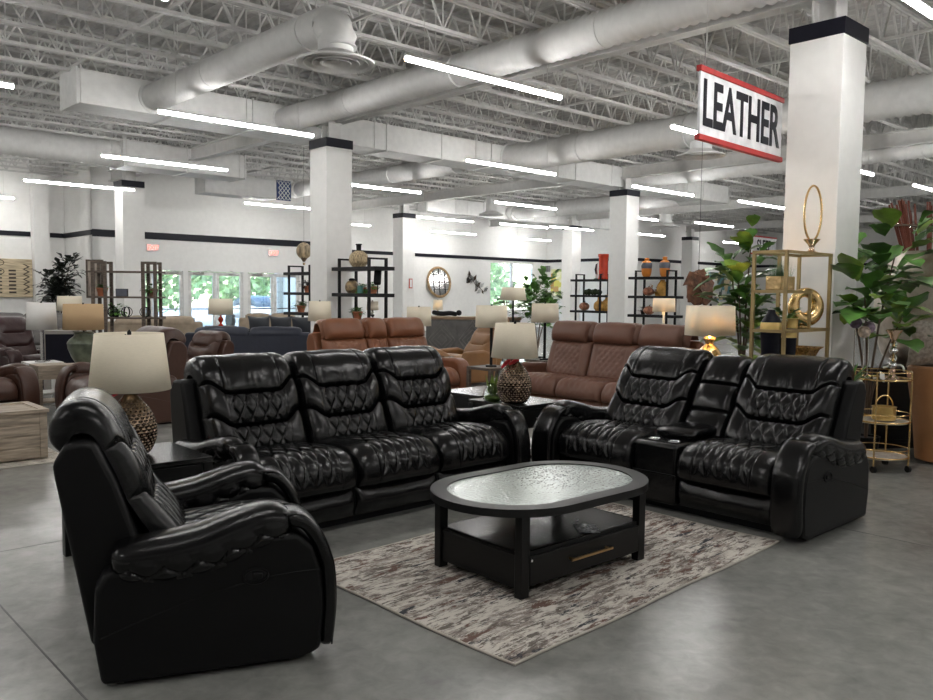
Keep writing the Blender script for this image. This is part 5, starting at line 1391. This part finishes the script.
def candlestick(label, x, y, z, k=1.):
    t = root('candlestick', label, 'candlestick', x, y, z, 0)
    D = [(.055, 0), (.058, .012), (.03, .03), (.016, .05), (.022, .07), (.014, .085)]
    MB().lathe([(a*k, b*k) for a, b in D], 24).build('stick_foot', ROSE, t, 50)
    for i, (r, zz) in enumerate(((.032, .115), (.03, .175), (.034, .235), (.028, .29))):
        MB().ell((0, 0, zz*k), (r*k, r*k, .03*k), 16, 8).build('crystal_ball', GLASS if i % 2 else CHROME, t, 30)
    MB().lathe([(.008, .08*k), (.008, .34*k)], 10).build('stick_core', GOLD, t)
    MB().lathe([(.012*k, .315*k), (.03*k, .34*k), (.04*k, .37*k), (.062*k, .395*k), (.064*k, .405*k), (.05*k, .407*k), (.02*k, .39*k)], 24).build('candle_cup', ROSE, t, 50)
candlestick('tall crystal and rose-gold candlestick on the bar cart', 3.83, 7.34, .832, 1.1)
for (x, y, z, h, m, lab) in ((3.60, 7.42, .832, .42, 'cream', 'cream puffball flower on a stem vase on the bar cart'), (3.68, 7.50, .832, .46, 'mauve', 'mauve puffball flower, right of the cream one'), (3.58, 7.55, .832, .50, 'violet', 'violet puffball flower, behind and left of the cream one')):
    t = root('puffball_flower', lab, 'dried flower', x, y, z, 0)
    MB().lathe([(.028, 0), (.03, .005), (.006, .02), (.005, h-.05)], 12).build('flower_stem', CHROME, t, 40)
    col = {'cream': (.62, .50, .42), 'mauve': (.36, .28, .36), 'violet': (.22, .17, .26)}[m]
    MB().ell((0, 0, h), (.052, .052, .052), 32, 24, lambda a, b: 1+.07*math.sin(a*13)*math.cos(b*15)).build('puff', mat(m+'_petals', col, .9, var=.3, scale=30, bump=.8, bscale=60, bdist=.01), t, True)
t = root('price_tag', 'white card tag leaning on the bar cart top', 'tag', 3.72, 7.30, .832, .5)
MB().box(-.035, .035, -.002, .002, 0, .07, Matrix.Rotation(.4, 4, 'Y')@Matrix.Rotation(-.3, 4, 'X')).build('tag_card', WHITEP, t)
t = root('gold_basket', 'pierced gold basket with an arched handle on the middle tier of the bar cart', 'basket', 3.79, 7.38, .462, .2)
MB().lathe([(.001, 0), (.095, 0), (.10, .01), (.10, .11), (.105, .12), (.095, .12), (.092, .02), (.001, .02)], 30).build('basket_body', GOLDBAND, t, 50)
MB().tube([(.09*math.cos(a), 0, .12+.10*math.sin(a)) for a in np.linspace(0, PI, 16)], .006, 6).build('basket_handle', GOLD, t, True)

# ------------------------------------------------------------------ urn, sticks, pillow, hanging sculpture
URN = mat('mottled_bronze_leaf', (.66, .61, .53), .35, .45, col2=(.26, .20, .15), scale=3.5, bump=.2, bscale=9)
t = root('floor_urn', 'very large mottled silver-bronze urn standing on the black console', 'urn', 5.0, 8.85, .85, 0)
D, _, _ = catmull([(.36, 0), (.47, .12), (.53, .40), (.55, .70), (.53, .95), (.49, 1.12), (.47, 1.17), (.49, 1.20), (.46, 1.20), (.45, 1.12)], 50)
MB().lathe([(a, b) for a, b in D], 56, cap=False).build('urn_body', URN, t, 60)
MB().lathe([(.001, .0), (.36, .0), (.36, .01), (.001, .01)], 40).build('urn_foot', URN, t)
MB().lathe([(.001, 1.0), (.46, 1.0), (.46, 1.02), (.001, 1.02)], 30).build('urn_filling', BARK, t)
random.seed(21)
def sticks(label, x, y, z, n, dx, dy, h, sp, groupn):
    t = root('stick_bundle', label, 'stick bundle', x, y, z, 0)
    for i in range(n):
        a = random.uniform(-sp, sp); b = random.uniform(-.04, .04); H = h*random.uniform(.88, 1.03)
        MB().bar((a*.5, b, 0), (a*1.1+dx, b*1.4+dy, H), .022, n=6).build('stick', STICK, t, 40)
    MB().box(dx*.55-sp*1.1-.01, dx*.55+sp*1.1+.01, dy*.5-.06, dy*.5+.06, h*.62, h*.65).build('binding_band', BARK, t)
sticks('tied bundle of red-brown sticks leaning left out of the urn', 4.70, 8.72, 1.88, 12, -.16, 0, .70, .10, 0)
sticks('three upright red-brown sticks in the middle of the urn', 4.84, 8.85, 1.88, 4, -.06, .03, .68, .03, 0)
sticks('pair of upright red-brown sticks right of the middle in the urn', 4.94, 8.8, 1.88, 3, -.02, 0, .70, .02, 0)
sticks('red-brown sticks leaning right at the right edge', 5.06, 8.75, 1.88, 6, .12, 0, .5, .06, 0)
cushion('mottled silver-beige pillow at the right edge above the tan barrel chair', 4.76, 8.42, .853, .50, mat('silver_beige_cloth', (.38, .34, .29), .6, var=.3, scale=30), .1, -.12)
t = root('hanging_sculpture', 'brown folded leather-like sculpture hanging left of the lit gold lamp', 'sculpture', 2.81, 10.0, 1.44, 0)
SCM = mat('folded_brown', (.17, .075, .04), .5, var=.5, scale=14, bump=.6, bscale=30)
def shard(pts, th=.02):
    c = [Vector(p) for p in pts]; n_ = (c[1]-c[0]).cross(c[2]-c[0]).normalized()*th; k = len(c)
    return MB().add([p-n_ for p in c]+[p+n_ for p in c], [tuple(range(k))[::-1], tuple(range(k, 2*k))]+[(i, (i+1) % k, k+(i+1) % k, k+i) for i in range(k)])
for pts in ([(-.19, .0, .24), (-.12, -.04, .42), (.02, -.10, .36), (.0, -.12, .20), (-.06, -.06, .28)], [(-.10, -.05, .40), (.06, -.02, .43), (.19, .0, .28), (.12, -.12, .18), (.02, -.13, .14), (-.08, -.11, .28)],
            [(-.13, -.03, .26), (-.02, -.11, .22), (.03, -.09, .05), (-.04, -.03, .0), (-.13, .02, .10)], [(.02, -.12, .20), (.16, -.02, .24), (.17, .02, .08), (.08, -.02, .0), (.02, -.08, .05)],
            [(-.12, .10, .3), (.15, .10, .3), (.14, .08, .05), (-.1, .08, .04)], [(-.12, .0, .40), (.05, .10, .42), (.17, .06, .28), (-.12, .1, .28)], [(-.05, -.06, .4), (.0, -.12, .34), (.09, -.13, .3), (.05, -.03, .44)]):
    shard(pts).build('folded_panel', SCM, t, 30, bev=.006)
MB().ell((0, .0, .22), (.13, .10, .2), 16, 10, lambda a, b: 1+.12*math.sin(a*5+b*4)).build('core_form', SCM, t, True)
MB().bar((0, 0, .40), (0, 0, ZB-1.44), .004).build('hanging_wire', BMETAL, t)
# ------------------------------------------------------------------ world and colour management
w = bpy.data.worlds.new('world'); bpy.context.scene.world = w; w.use_nodes = True
nt = w.node_tree; bg = nt.nodes['Background']
sky = nt.nodes.new('ShaderNodeTexSky'); sky.sky_type = 'NISHITA'; sky.sun_elevation = math.radians(50); sky.sun_rotation = math.radians(200); sky.sun_disc = False
nt.links.new(sky.outputs[0], bg.inputs['Color']); bg.inputs['Strength'].default_value = .35
vs = bpy.context.scene.view_settings
vs.view_transform = 'Standard'; vs.look = 'None'; vs.gamma = 1; vs.use_curve_mapping = False; vs.exposure = 1.85
